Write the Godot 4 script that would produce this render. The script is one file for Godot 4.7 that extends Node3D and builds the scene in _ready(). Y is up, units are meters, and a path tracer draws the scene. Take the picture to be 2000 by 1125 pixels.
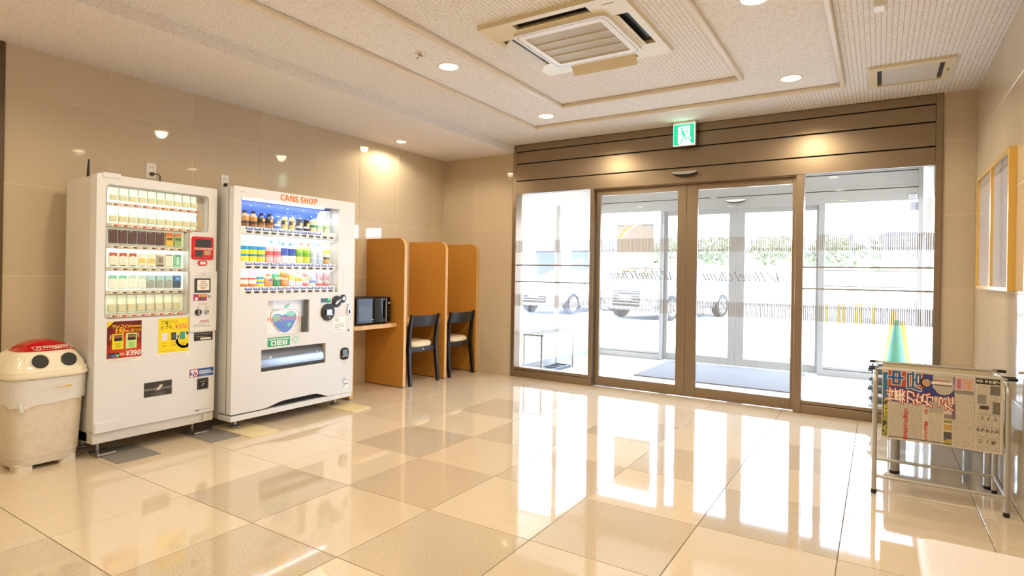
extends Node3D
# A hotel entrance lobby: two vending machines, carrel desks, sliding doors with a glazed vestibule.

const MACHINE := Basis(Vector3(0, 0, -1), Vector3(0, 1, 0), Vector3(1, 0, 0))    # local x along the left wall, z out into the room
const DOWN := Basis(Vector3(1, 0, 0), Vector3(0, 0, 1), Vector3(0, -1, 0))       # things that hang flat under the ceiling
const RIGHTWALL := Basis(Vector3(0, 0, 1), Vector3(0, 1, 0), Vector3(-1, 0, 0))
const CEIL := 2.745
const SOFFIT := 2.655
const XL := -1.02
const XR := 4.375
const ZW := -2.35
const ZB := 6.4

var M := {}
var taken := {}
var rng := RandomNumberGenerator.new()
var lamp_color := Color(1.0, 0.945, 0.83)

# ---------------------------------------------------------------- mesh builder
class B:
	var v := PackedVector3Array()
	var n := PackedVector3Array()
	var uv := PackedVector2Array()
	var c := PackedColorArray()
	var t := Transform3D.IDENTITY
	var col := Color.WHITE
	func tint(s):
		col = Color(s).srgb_to_linear()
		return self
	func tri(p, q, r, a, b, d, u = Vector2.ZERO, w = Vector2.ZERO, x = Vector2.ZERO):   # p q r run anticlockwise seen from the front
		v.append_array([t * p, t * r, t * q])
		n.append_array([(t.basis * a).normalized(), (t.basis * d).normalized(), (t.basis * b).normalized()])
		uv.append_array([u, x, w])
		c.append_array([col, col, col])
	func flat(p, q, r):
		var k: Vector3 = (q - p).cross(r - p)
		if k.length_squared() < 1e-18: return
		k = k.normalized()
		tri(p, q, r, k, k, k)
	func quad(p, q, r, s):
		var k: Vector3 = (r - p).cross(s - q)
		if k.length_squared() < 1e-18: return
		k = k.normalized()
		tri(p, q, r, k, k, k, Vector2(0, 1), Vector2(1, 1), Vector2(1, 0))
		tri(p, r, s, k, k, k, Vector2(0, 1), Vector2(1, 0), Vector2(0, 0))
	func box(x0, y0, z0, x1, y1, z1, b := 0.0):
		if b <= 0.0:
			var a := [Vector3(x0, y0, z0), Vector3(x1, y0, z0), Vector3(x1, y1, z0), Vector3(x0, y1, z0), Vector3(x0, y0, z1), Vector3(x1, y0, z1), Vector3(x1, y1, z1), Vector3(x0, y1, z1)]
			for f in [[4, 5, 6, 7], [1, 0, 3, 2], [5, 1, 2, 6], [0, 4, 7, 3], [7, 6, 2, 3], [0, 1, 5, 4]]:
				quad(a[f[0]], a[f[1]], a[f[2]], a[f[3]])
			return self
		b = min(b, 0.49 * min(x1 - x0, min(y1 - y0, z1 - z0)))
		var lo := Vector3(x0, y0, z0)
		var hi := Vector3(x1, y1, z1)
		var p := func(sx, sy, sz, ax):
			var s := [sx, sy, sz]
			var r := Vector3()
			for i in 3:
				r[i] = (hi[i] if s[i] > 0 else lo[i]) - (0.0 if i == ax else b * s[i])
			return r
		for ax in 3:
			var u: int = (ax + 1) % 3
			var w: int = (ax + 2) % 3
			for s in [-1, 1]:
				var k := [[-1, -1], [1, -1], [1, 1], [-1, 1]]
				if s < 0: k.reverse()
				var q := []
				for e in k:
					var sg := [0, 0, 0]
					sg[ax] = s; sg[u] = e[0]; sg[w] = e[1]
					q.append(p.call(sg[0], sg[1], sg[2], ax))
				quad(q[0], q[1], q[2], q[3])
				for s2 in [-1, 1]:
					var e1 := [0, 0, 0]
					e1[ax] = s; e1[u] = s2; e1[w] = -1
					var e2 := e1.duplicate()
					e2[w] = 1
					var A = p.call(e1[0], e1[1], e1[2], ax)
					var Bq = p.call(e2[0], e2[1], e2[2], ax)
					var C = p.call(e2[0], e2[1], e2[2], u)
					var D = p.call(e1[0], e1[1], e1[2], u)
					if s * s2 > 0: quad(A, D, C, Bq)
					else: quad(A, Bq, C, D)
		for sx in [-1, 1]:
			for sy in [-1, 1]:
				for sz in [-1, 1]:
					var A = p.call(sx, sy, sz, 0)
					var Bq = p.call(sx, sy, sz, 1)
					var C = p.call(sx, sy, sz, 2)
					if sx * sy * sz > 0: flat(A, Bq, C)
					else: flat(A, C, Bq)
		return self
	func poly(pts: PackedVector2Array, z := 0.0, front := true):
		var idx := Geometry2D.triangulate_polygon(pts)
		for i in range(0, idx.size(), 3):
			var a := pts[idx[i]]
			var b := pts[idx[i + 1]]
			var d := pts[idx[i + 2]]
			if ((b - a).cross(d - a) < 0) == front:
				var k := b
				b = d
				d = k
			flat(Vector3(a.x, a.y, z), Vector3(b.x, b.y, z), Vector3(d.x, d.y, z))
		return self
	func prism(pts: PackedVector2Array, z0: float, z1: float, bev := 0.0):     # extrudes an outline from z0 to z1, with a bevelled front edge
		if area(pts) < 0:
			pts = pts.duplicate()
			pts.reverse()
		var m := pts.size()
		var inner := pts
		if bev > 0.0:
			inner = PackedVector2Array()
			for i in m:
				var a := (pts[i] - pts[(i + m - 1) % m]).normalized()
				var b := (pts[(i + 1) % m] - pts[i]).normalized()
				var na := Vector2(-a.y, a.x)
				var nb := Vector2(-b.y, b.x)
				var k := (na + nb)
				k = k / max(0.3, k.length_squared() * 0.5)
				inner.append(pts[i] + k * bev)
		poly(inner, z1, true)
		poly(pts, z0, false)
		for i in m:
			var a := pts[i]
			var b := pts[(i + 1) % m]
			quad(Vector3(a.x, a.y, z0), Vector3(b.x, b.y, z0), Vector3(b.x, b.y, z1 - bev), Vector3(a.x, a.y, z1 - bev))
			if bev > 0.0:
				var e := inner[i]
				var f := inner[(i + 1) % m]
				quad(Vector3(a.x, a.y, z1 - bev), Vector3(b.x, b.y, z1 - bev), Vector3(f.x, f.y, z1), Vector3(e.x, e.y, z1))
		return self
	static func area(p: PackedVector2Array) -> float:
		var s := 0.0
		for i in p.size():
			s += p[i].cross(p[(i + 1) % p.size()])
		return s
	func plate(outer: PackedVector2Array, holes: Array, z0: float, z1: float):   # a sheet with openings: cut into strips at the middle of every opening
		var xs := [-100.0]
		for h in holes:
			var lo := 1e9
			var hi := -1e9
			for q in h:
				lo = min(lo, q.x); hi = max(hi, q.x)
			xs.append((lo + hi) * 0.5)
		xs.append(100.0)
		xs.sort()
		for i in xs.size() - 1:
			if xs[i + 1] - xs[i] < 0.002: continue
			var strip := PackedVector2Array([Vector2(xs[i], -100), Vector2(xs[i + 1], -100), Vector2(xs[i + 1], 100), Vector2(xs[i], 100)])
			var pieces: Array = Geometry2D.intersect_polygons(outer, strip)
			for h in holes:
				var next := []
				for q in pieces:
					for r in Geometry2D.clip_polygons(q, h): next.append(r)
				pieces = next
			for q in pieces: prism(q, z0, z1)
		return self
	func ring(o: PackedVector2Array, i: PackedVector2Array, z0: float, z1: float):    # a frame between two outlines of as many points
		if area(o) < 0: o.reverse()
		if area(i) < 0: i.reverse()
		var m := o.size()
		for k in m:
			var j := (k + 1) % m
			var a := Vector3(o[k].x, o[k].y, z1)
			var b := Vector3(o[j].x, o[j].y, z1)
			var d := Vector3(i[j].x, i[j].y, z1)
			var e := Vector3(i[k].x, i[k].y, z1)
			var dz := Vector3(0, 0, z0 - z1)
			quad(a, b, d, e)
			quad(e + dz, d + dz, b + dz, a + dz)
			quad(a + dz, b + dz, b, a)
			quad(e, d, d + dz, e + dz)
		return self
	func tube(pts: Array, r, sides := 10, closed := false):
		var m := pts.size()
		var rings := []
		var up := Vector3.ZERO
		for i in m:
			var d: Vector3
			if closed: d = pts[(i + 1) % m] - pts[(i + m - 1) % m]
			else: d = pts[min(i + 1, m - 1)] - pts[max(i - 1, 0)]
			d = d.normalized()
			if up == Vector3.ZERO:
				up = Vector3.UP if abs(d.y) < 0.9 else Vector3.RIGHT
			up = (up - d * up.dot(d)).normalized()
			var w := d.cross(up)
			var rr: float = r[i] if r is Array else r
			var o := []
			for s in sides:
				var a := TAU * s / sides
				var k := up * cos(a) + w * sin(a)
				o.append([pts[i] + k * rr, k])
			rings.append(o)
		for i in (m if closed else m - 1):
			var p: Array = rings[i]
			var q: Array = rings[(i + 1) % m]
			for s in sides:
				var e := (s + 1) % sides
				tri(p[s][0], p[e][0], q[e][0], p[s][1], p[e][1], q[e][1])
				tri(p[s][0], q[e][0], q[s][0], p[s][1], q[e][1], q[s][1])
		if not closed:
			for s in sides:
				var e := (s + 1) % sides
				flat(pts[0], rings[0][e][0], rings[0][s][0])
				flat(pts[m - 1], rings[m - 1][s][0], rings[m - 1][e][0])
		return self
	func lathe(prof: Array, segs := 20, cols := []):      # prof: [radius, height] from bottom to top; cols: a colour for every band
		for i in prof.size() - 1:
			if cols.size(): tint(cols[min(i, cols.size() - 1)])
			var a: Array = prof[i]
			var b: Array = prof[i + 1]
			var s := Vector2(b[1] - a[1], a[0] - b[0])
			if s.length() < 1e-7: continue
			s = s.normalized()
			for k in segs:
				var t0 := TAU * k / segs
				var t1 := TAU * (k + 1) / segs
				var d0 := Vector3(cos(t0), 0, -sin(t0))
				var d1 := Vector3(cos(t1), 0, -sin(t1))
				var n0 := d0 * s.x + Vector3.UP * s.y
				var n1 := d1 * s.x + Vector3.UP * s.y
				var ya := Vector3(0, a[1], 0)
				var yb := Vector3(0, b[1], 0)
				if a[0] > 1e-6: tri(d0 * a[0] + ya, d1 * a[0] + ya, d1 * b[0] + yb, n0, n1, n1)
				if b[0] > 1e-6: tri(d0 * a[0] + ya, d1 * b[0] + yb, d0 * b[0] + yb, n0, n1, n0)
		return self
	func loft(rings: Array, cap := true):         # rings of points with equal counts, from the bottom up, anticlockwise seen from above
		var m: int = rings[0].size()
		var nn := []
		for i in rings.size():
			var o := []
			for k in m:
				var du: Vector3 = rings[i][(k + 1) % m] - rings[i][(k + m - 1) % m]
				var dv: Vector3 = rings[min(i + 1, rings.size() - 1)][k] - rings[max(i - 1, 0)][k]
				o.append(du.cross(dv).normalized())
			nn.append(o)
		for i in rings.size() - 1:
			for k in m:
				var e := (k + 1) % m
				tri(rings[i][k], rings[i][e], rings[i + 1][e], nn[i][k], nn[i][e], nn[i + 1][e])
				tri(rings[i][k], rings[i + 1][e], rings[i + 1][k], nn[i][k], nn[i + 1][e], nn[i + 1][k])
		if cap:
			for w in [0, rings.size() - 1]:
				var mid := Vector3.ZERO
				for q in rings[w]: mid += q
				mid /= m
				for k in m:
					var e := (k + 1) % m
					if w == 0: flat(mid, rings[0][e], rings[0][k])
					else: flat(mid, rings[w][k], rings[w][e])
		return self
	func disc(x, y, r, z, seg := 20, ry := -1.0):
		var p := PackedVector2Array()
		for i in seg:
			p.append(Vector2(x + r * cos(TAU * i / seg), y + (r if ry < 0 else ry) * sin(TAU * i / seg)))
		return poly(p, z)
	func puck(x, y, r, z0, z1, bev := 0.0, seg := 20, ry := -1.0):
		var p := PackedVector2Array()
		for i in seg:
			p.append(Vector2(x + r * cos(TAU * i / seg), y + (r if ry < 0 else ry) * sin(TAU * i / seg)))
		return prism(p, z0, z1, bev)
	func rect(x0, y0, x1, y1, z, s = null):
		if s != null: tint(s)
		quad(Vector3(x0, y0, z), Vector3(x1, y0, z), Vector3(x1, y1, z), Vector3(x0, y1, z))
		return self
	func stroke(pts: Array, w: float, z: float):
		for i in pts.size() - 1:
			var d: Vector2 = (pts[i + 1] - pts[i]).normalized() * w * 0.5
			var k := Vector2(-d.y, d.x)
			var a: Vector2 = pts[i] - d * 0.8
			var b: Vector2 = pts[i + 1] + d * 0.8
			quad(Vector3(a.x - k.x, a.y - k.y, z), Vector3(b.x - k.x, b.y - k.y, z), Vector3(b.x + k.x, b.y + k.y, z), Vector3(a.x + k.x, a.y + k.y, z))
		return self
	func mesh() -> ArrayMesh:
		var a := []
		a.resize(Mesh.ARRAY_MAX)
		a[Mesh.ARRAY_VERTEX] = v
		a[Mesh.ARRAY_NORMAL] = n
		a[Mesh.ARRAY_TEX_UV] = uv
		a[Mesh.ARRAY_COLOR] = c
		var m := ArrayMesh.new()
		m.add_surface_from_arrays(Mesh.PRIMITIVE_TRIANGLES, a)
		return m

func rr(x0, y0, x1, y1, r, k := 5) -> PackedVector2Array:
	var p := PackedVector2Array()
	for q in [[x1 - r, y0 + r, -90], [x1 - r, y1 - r, 0], [x0 + r, y1 - r, 90], [x0 + r, y0 + r, 180]]:
		for i in k + 1:
			var a := deg_to_rad(q[2] + 90.0 * i / k)
			p.append(Vector2(q[0] + r * cos(a), q[1] + r * sin(a)))
	return p

func rounded(pts: Array, r: float, k := 4) -> PackedVector2Array:
	var p := PackedVector2Array()
	var m := pts.size()
	for i in m:
		var a: Vector2 = pts[(i + m - 1) % m]
		var b: Vector2 = pts[i]
		var d: Vector2 = pts[(i + 1) % m]
		var ra: float = min(r, (a - b).length() * 0.45)
		var rd: float = min(r, (d - b).length() * 0.45)
		var s := b + (a - b).normalized() * ra
		var e := b + (d - b).normalized() * rd
		for j in k + 1:
			var u := float(j) / k
			p.append(s.lerp(b, u).lerp(b.lerp(e, u), u))
	return p

# ---------------------------------------------------------------- nodes
func numbered(called: String) -> String:
	if not taken.has(called):
		taken[called] = 0
		return called
	taken[called] += 1
	return "%s_%03d" % [called, taken[called]]

func tag(o, label: String, category: String, group := "", kind := ""):
	o.set_meta("label", label)
	o.set_meta("category", category)
	if group: o.set_meta("group", group)
	if kind: o.set_meta("kind", kind)
	return o

func thing(called, label, category, at = Vector3.ZERO, group := "", kind := "") -> Node3D:
	var o := Node3D.new()
	o.name = numbered(called)
	add_child(o)
	o.transform = at if at is Transform3D else Transform3D(Basis.IDENTITY, at)
	return tag(o, label, category, group, kind)

func part(called, b, m, parent, at = Vector3.ZERO) -> MeshInstance3D:
	var o := MeshInstance3D.new()
	o.mesh = b.mesh() if b is B else b
	o.material_override = m
	o.name = called
	parent.add_child(o, true)
	o.transform = at if at is Transform3D else Transform3D(Basis.IDENTITY, at)
	return o

func solo(called, b, m, label, category, at = Vector3.ZERO, group := "", kind := "") -> MeshInstance3D:
	var o := MeshInstance3D.new()
	o.mesh = b.mesh() if b is B else b
	o.material_override = m
	o.name = numbered(called)
	add_child(o)
	o.transform = at if at is Transform3D else Transform3D(Basis.IDENTITY, at)
	return tag(o, label, category, group, kind)

func copy_of(o: Node3D, label, at, group := "") -> Node3D:
	var r: Node3D = o.duplicate()
	r.name = numbered(String(o.name).trim_suffix("_000"))
	add_child(r)
	r.transform = at if at is Transform3D else Transform3D(o.transform.basis, at)
	r.set_meta("label", label)
	if group: r.set_meta("group", group)
	return r

func words(called, s: String, size: float, m, parent, at: Transform3D, font := "Droid Sans", depth := 0.0012, bold := 400, slant := 0.0, squeeze := 1.0):
	var f: Font = SystemFont.new()
	f.font_names = PackedStringArray([font])
	f.font_weight = bold
	var t := TextMesh.new()
	t.text = s
	t.font = f
	t.font_size = 32
	t.pixel_size = size / 32.0 * 1.0
	t.depth = depth
	t.curve_step = 1.0
	var o := MeshInstance3D.new()
	o.mesh = t
	o.material_override = m
	o.name = called
	parent.add_child(o, true)
	o.transform = at * Transform3D(Basis(Vector3(squeeze, 0, 0), Vector3(slant, 1, 0), Vector3(0, 0, 1)), Vector3.ZERO)
	return o

# ---------------------------------------------------------------- materials
func mat(color, rough := 0.5, metal := 0.0, spec := 0.5) -> StandardMaterial3D:
	var m := StandardMaterial3D.new()
	m.albedo_color = Color(color)
	m.roughness = rough
	m.metallic = metal
	m.metallic_specular = spec
	return m

func glow(color, e: float) -> StandardMaterial3D:
	var m := mat(color, 0.6)
	m.emission_enabled = true
	m.emission = Color(color)
	m.emission_energy_multiplier = e
	return m

func tri_noise(m: StandardMaterial3D, freq: float, cols: Array, scale: Vector3, size := 256, kind := FastNoiseLite.TYPE_SIMPLEX_SMOOTH, octaves := 3, sd := 1):
	var nt := NoiseTexture2D.new()
	var f := FastNoiseLite.new()
	f.noise_type = kind
	f.frequency = freq
	f.fractal_octaves = octaves
	f.seed = sd
	nt.noise = f
	nt.width = size
	nt.height = size
	nt.seamless = true
	var g := Gradient.new()
	var off := PackedFloat32Array()
	var cc := PackedColorArray()
	for q in cols:
		off.append(q[0])
		cc.append(Color(q[1]))
	g.offsets = off
	g.colors = cc
	nt.color_ramp = g
	m.albedo_texture = nt
	m.uv1_triplanar = true
	m.uv1_world_triplanar = true
	m.uv1_scale = scale
	return m

func image_texture(im: Image) -> ImageTexture:
	im.generate_mipmaps()
	return ImageTexture.create_from_image(im)

func ceiling_board(lines: bool, sd: int) -> ImageTexture:      # 0.4 m of fissured mineral-fibre board, with rows of pin holes
	var im := Image.create(512, 512, false, Image.FORMAT_RGB8)
	im.fill(Color(1, 1, 1))
	var r := RandomNumberGenerator.new()
	r.seed = sd
	for i in 1000:
		var x := r.randi_range(0, 511)
		var y := r.randi_range(0, 511)
		var a := r.randf_range(-0.7, 0.7) + (PI if r.randf() < 0.5 else 0.0)
		var g := r.randf_range(0.68, 0.92)
		var len := r.randi_range(2, 8)
		for k in len:
			var px := posmod(int(x + cos(a) * k), 512)
			var py := posmod(int(y + sin(a) * k), 512)
			im.fill_rect(Rect2i(px, py, 3, r.randi_range(2, 4)), Color(g, g * 0.96, g * 0.92))
	if lines:
		for k in 14:
			var x := int(k * 36.571) + 14
			im.fill_rect(Rect2i(x, 0, 6, 512), Color(0.87, 0.85, 0.83))
			for j in 64:
				if r.randf() < 0.75:
					im.fill_rect(Rect2i(x + r.randi_range(-1, 1), j * 8, 4, 4), Color(0.78, 0.75, 0.72))
	return image_texture(im)

func materials():
	M.board = mat(Color(0.935, 0.92, 0.91), 0.95)
	M.board.albedo_texture = ceiling_board(false, 3)
	M.board_lines = mat(Color(0.94, 0.925, 0.915), 0.95)
	M.board_lines.albedo_texture = ceiling_board(true, 5)
	for k in ["board", "board_lines"]:
		M[k].uv1_triplanar = true
		M[k].uv1_world_triplanar = true
		M[k].uv1_scale = Vector3(2.5, 2.5, 2.5)
	M.soffit = tri_noise(mat(Color(0.925, 0.905, 0.89), 0.9), 0.06, [[0.0, "#d8d4d0"], [0.42, "#ffffff"], [1.0, "#fbfaf8"]], Vector3(3, 3, 3))
	M.moulding = mat(Color(0.90, 0.85, 0.77), 0.35)
	M.wall_tiles = []
	for i in 3:
		var k := 1.0 - 0.012 * i
		M.wall_tiles.append(tri_noise(mat(Color(0.81 * k, 0.74 * k, 0.635 * k), 0.035, 0.0, 0.52), 0.02, [[0.0, "#fbf9f6"], [0.5, "#ffffff"], [1.0, "#fcfaf8"]], Vector3(2, 6, 2), 256, FastNoiseLite.TYPE_SIMPLEX_SMOOTH, 4, 10 + i))
	M.wall_grout = mat(Color(0.93, 0.86, 0.74), 0.7)
	M.floor_light = []
	M.floor_dark = []
	for i in 3:
		var k := 1.0 - 0.015 * i
		M.floor_light.append(tri_noise(mat(Color(0.86 * k, 0.785 * k, 0.68 * k), 0.045, 0.0, 0.62), 0.015, [[0.0, "#fbf9f6"], [0.5, "#ffffff"], [1.0, "#fcfaf8"]], Vector3(1.5, 1.5, 3.0), 256, FastNoiseLite.TYPE_SIMPLEX_SMOOTH, 4, 20 + i))
		M.floor_dark.append(tri_noise(mat(Color(0.80 * k, 0.73 * k, 0.635 * k), 0.05, 0.0, 0.62), 0.12, [[0.0, "#efebe5"], [0.45, "#faf8f5"], [0.7, "#ffffff"], [1.0, "#ffffff"]], Vector3(2.2, 2.2, 2.2), 256, FastNoiseLite.TYPE_SIMPLEX_SMOOTH, 4, 30 + i))
	M.floor_grout = mat(Color(0.42, 0.36, 0.29), 0.8)
	M.bronze = tri_noise(mat(Color(0.60, 0.525, 0.435), 0.34, 0.8), 0.02, [[0.0, "#faf8f6"], [0.5, "#ffffff"], [1.0, "#fbf9f7"]], Vector3(0.6, 14, 0.6), 256, FastNoiseLite.TYPE_SIMPLEX_SMOOTH, 3, 40)
	M.silver = mat(Color(0.66, 0.655, 0.64), 0.4, 0.1)
	M.gap = mat(Color(0.06, 0.045, 0.03), 0.9)
	M.glass = mat(Color(1, 1, 1, 0.05), 0.01)
	M.glass.transparency = BaseMaterial3D.TRANSPARENCY_ALPHA
	M.display_glass = mat(Color(1, 1, 1, 0.02), 0.01, 0.0, 0.22)
	M.display_glass.transparency = BaseMaterial3D.TRANSPARENCY_ALPHA
	M.film = mat(Color(0.60, 0.595, 0.60, 0.96), 0.6)
	M.film.transparency = BaseMaterial3D.TRANSPARENCY_ALPHA
	M.chrome = mat(Color(0.78, 0.78, 0.79), 0.18, 1.0)
	M.steel = mat(Color(0.70, 0.69, 0.67), 0.32, 0.9)
	M.alu = mat(Color(0.76, 0.75, 0.72), 0.38, 0.75)
	M.black = mat(Color(0.035, 0.035, 0.038), 0.4)
	M.black_gloss = mat(Color(0.012, 0.012, 0.014), 0.06)
	M.dark_grey = mat(Color(0.20, 0.20, 0.20), 0.5)
	M.white_paint = mat(Color(0.87, 0.868, 0.872), 0.28)
	M.white_side = mat(Color(0.82, 0.80, 0.775), 0.38)
	M.white_plastic = mat(Color(0.92, 0.90, 0.86), 0.35)
	M.ivory = mat(Color(0.90, 0.85, 0.73), 0.32)
	M.grey_bezel = mat(Color(0.80, 0.77, 0.73), 0.45)
	M.print = mat(Color.WHITE, 0.35)
	M.print.vertex_color_use_as_albedo = true
	M.paper = mat(Color.WHITE, 0.75)
	M.paper.vertex_color_use_as_albedo = true
	M.plastic_print = mat(Color.WHITE, 0.22)
	M.plastic_print.vertex_color_use_as_albedo = true
	M.veneer = tri_noise(mat(Color(0.785, 0.555, 0.22), 0.42), 0.03, [[0.0, "#efe6dc"], [0.4, "#faf6f2"], [0.65, "#ffffff"], [1.0, "#f3ece4"]], Vector3(9, 0.5, 9), 256, FastNoiseLite.TYPE_SIMPLEX_SMOOTH, 5, 50)
	M.edge_wood = tri_noise(mat(Color(0.89, 0.715, 0.48), 0.4), 0.03, [[0.0, "#e2d4c2"], [0.5, "#ffffff"], [1.0, "#eee2d4"]], Vector3(9, 0.6, 9), 256, FastNoiseLite.TYPE_SIMPLEX_SMOOTH, 4, 51)
	M.chair_wood = mat(Color(0.10, 0.072, 0.062), 0.33)
	M.seat_vinyl = mat(Color(0.90, 0.83, 0.69), 0.45)
	M.bench_cloth = tri_noise(mat(Color(0.90, 0.86, 0.82), 0.5), 0.25, [[0.0, "#e0dcd8"], [0.5, "#ffffff"], [1.0, "#f0ece8"]], Vector3(6, 6, 6), 256, FastNoiseLite.TYPE_SIMPLEX_SMOOTH, 3, 52)
	M.gold = mat(Color(0.93, 0.76, 0.40), 0.28, 0.55)
	M.red = mat(Color(0.80, 0.10, 0.08), 0.3)
	M.lid_red = mat(Color(0.72, 0.05, 0.06), 0.12)
	M.bin_body = tri_noise(mat(Color(0.86, 0.82, 0.75), 0.45), 0.012, [[0.0, "#f2eee8"], [0.5, "#ffffff"], [1.0, "#f4efe8"]], Vector3(3, 3, 3), 256, FastNoiseLite.TYPE_SIMPLEX_SMOOTH, 4, 53)
	M.bin_lid = mat(Color(0.90, 0.86, 0.77), 0.16)
	M.bag = mat(Color(0.97, 0.97, 0.98, 0.55), 0.3)
	M.bag.transparency = BaseMaterial3D.TRANSPARENCY_ALPHA
	M.lamp = glow(Color(1.0, 0.90, 0.70), 14.0)
	M.cool_tube = glow(Color(0.93, 0.96, 1.0), 3.2)
	M.backlit = glow(Color(0.95, 1.0, 0.94), 0.5)
	M.backlit_dim = glow(Color(0.88, 0.92, 0.82), 0.26)
	M.grey_plate = tri_noise(mat(Color(0.55, 0.53, 0.50), 0.6), 0.06, [[0.0, "#b8b4b0"], [0.5, "#ffffff"], [1.0, "#dcd8d4"]], Vector3(5, 5, 5), 256, FastNoiseLite.TYPE_SIMPLEX_SMOOTH, 4, 54)
	M.mat_carpet = tri_noise(mat(Color(0.52, 0.50, 0.495), 0.95), 0.35, [[0.0, "#8c8c90"], [0.5, "#ffffff"], [1.0, "#b8b8bc"]], Vector3(4, 4, 1.5), 256, FastNoiseLite.TYPE_SIMPLEX_SMOOTH, 3, 55)
	M.asphalt = tri_noise(mat(Color(0.58, 0.58, 0.58), 0.95), 0.2, [[0.0, "#d8d8d8"], [0.5, "#ffffff"], [1.0, "#ececec"]], Vector3(1, 1, 1), 256, FastNoiseLite.TYPE_SIMPLEX_SMOOTH, 4, 56)
	M.leaf = mat(Color(0.58, 0.63, 0.46), 0.8)
	M.leaf_light = mat(Color(0.66, 0.69, 0.52), 0.8)

# ---------------------------------------------------------------- the setting
func _ready():
	rng.seed = 7
	# camera: 1.22 m above the floor, level, with a little lens shift and a slight roll
	var cam := Camera3D.new()
	cam.name = "camera"
	cam.projection = Camera3D.PROJECTION_FRUSTUM
	cam.near = 0.05
	cam.far = 300.0
	cam.size = 1125.0 / 1130.267 * 0.05
	cam.frustum_offset = Vector2(0, -(562.5 - 533.813) / 1130.267 * 0.05)
	cam.position = Vector3(3.73746, 1.22208, 3.49356)
	cam.rotation_order = EULER_ORDER_YXZ
	cam.rotation = Vector3(0, deg_to_rad(32.397), deg_to_rad(0.917))
	cam.current = true
	add_child(cam)
	var we := WorldEnvironment.new()
	we.name = "environment"
	var e := Environment.new()
	var sky := Sky.new()
	var sm := ProceduralSkyMaterial.new()
	sm.sky_top_color = Color(0.74, 0.86, 1.0)
	sm.sky_horizon_color = Color(0.86, 0.92, 1.0)
	sm.ground_horizon_color = Color(0.85, 0.85, 0.85)
	sm.ground_bottom_color = Color(0.6, 0.6, 0.6)
	sm.energy_multiplier = 17.0
	sky.sky_material = sm
	e.background_mode = Environment.BG_SKY
	e.sky = sky
	e.tonemap_mode = Environment.TONE_MAPPER_LINEAR
	e.tonemap_exposure = 1.0
	e.sdfgi_enabled = true
	e.ssao_enabled = true
	e.ssil_enabled = true
	we.environment = e
	add_child(we)
	var sun := DirectionalLight3D.new()
	sun.name = "sun"
	sun.light_energy = 9.0
	sun.light_color = Color(0.97, 0.98, 1.0)
	sun.light_angular_distance = 0.6
	sun.shadow_enabled = true
	add_child(sun)
	sun.look_at_from_position(Vector3(5, 8, 3), Vector3.ZERO, Vector3.UP)
	materials()
	lobby()
	entrance(ZW, "between the lobby and the vestibule", false)
	vestibule()
	entrance(-4.77, "on the street side of the vestibule", true)
	ceiling_things()
	drinks_machine()
	tobacco_machine()
	carrels()
	bin()
	right_side()
	vestibule_things()
	outdoors()

func tiled(parent, mats, size_u, size_v, basis: Basis, origin: Vector3, us: Array, vs: Array, skip = null, thick := 0.008):     # a grid of separate tiles
	var meshes := {}
	for i in us.size() - 1:
		for j in vs.size() - 1:
			if skip != null and skip.call(us[i], vs[j]): continue
			var w: float = us[i + 1] - us[i]
			var h: float = vs[j + 1] - vs[j]
			var key := "%.3f_%.3f" % [w, h]
			if not meshes.has(key):
				var b := B.new()
				b.box(-w / 2 + size_u, -h / 2 + size_v, -thick, w / 2 - size_u, h / 2 - size_v, 0, 0.0012)
				meshes[key] = b.mesh()
			var k := rng.randi_range(0, 2)
			part("tile", meshes[key], mats[k], parent, Transform3D(basis, origin + basis * Vector3((us[i] + us[i + 1]) / 2, (vs[j] + vs[j + 1]) / 2, 0)))

func steps(a: float, b: float, d: float, start: float) -> Array:      # a, the multiples of d counted from start, b
	var r := [a]
	var k := ceili((a - start) / d)
	while start + k * d < b - 0.02:
		if start + k * d > a + 0.02: r.append(start + k * d)
		k += 1
	r.append(b)
	return r

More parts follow.
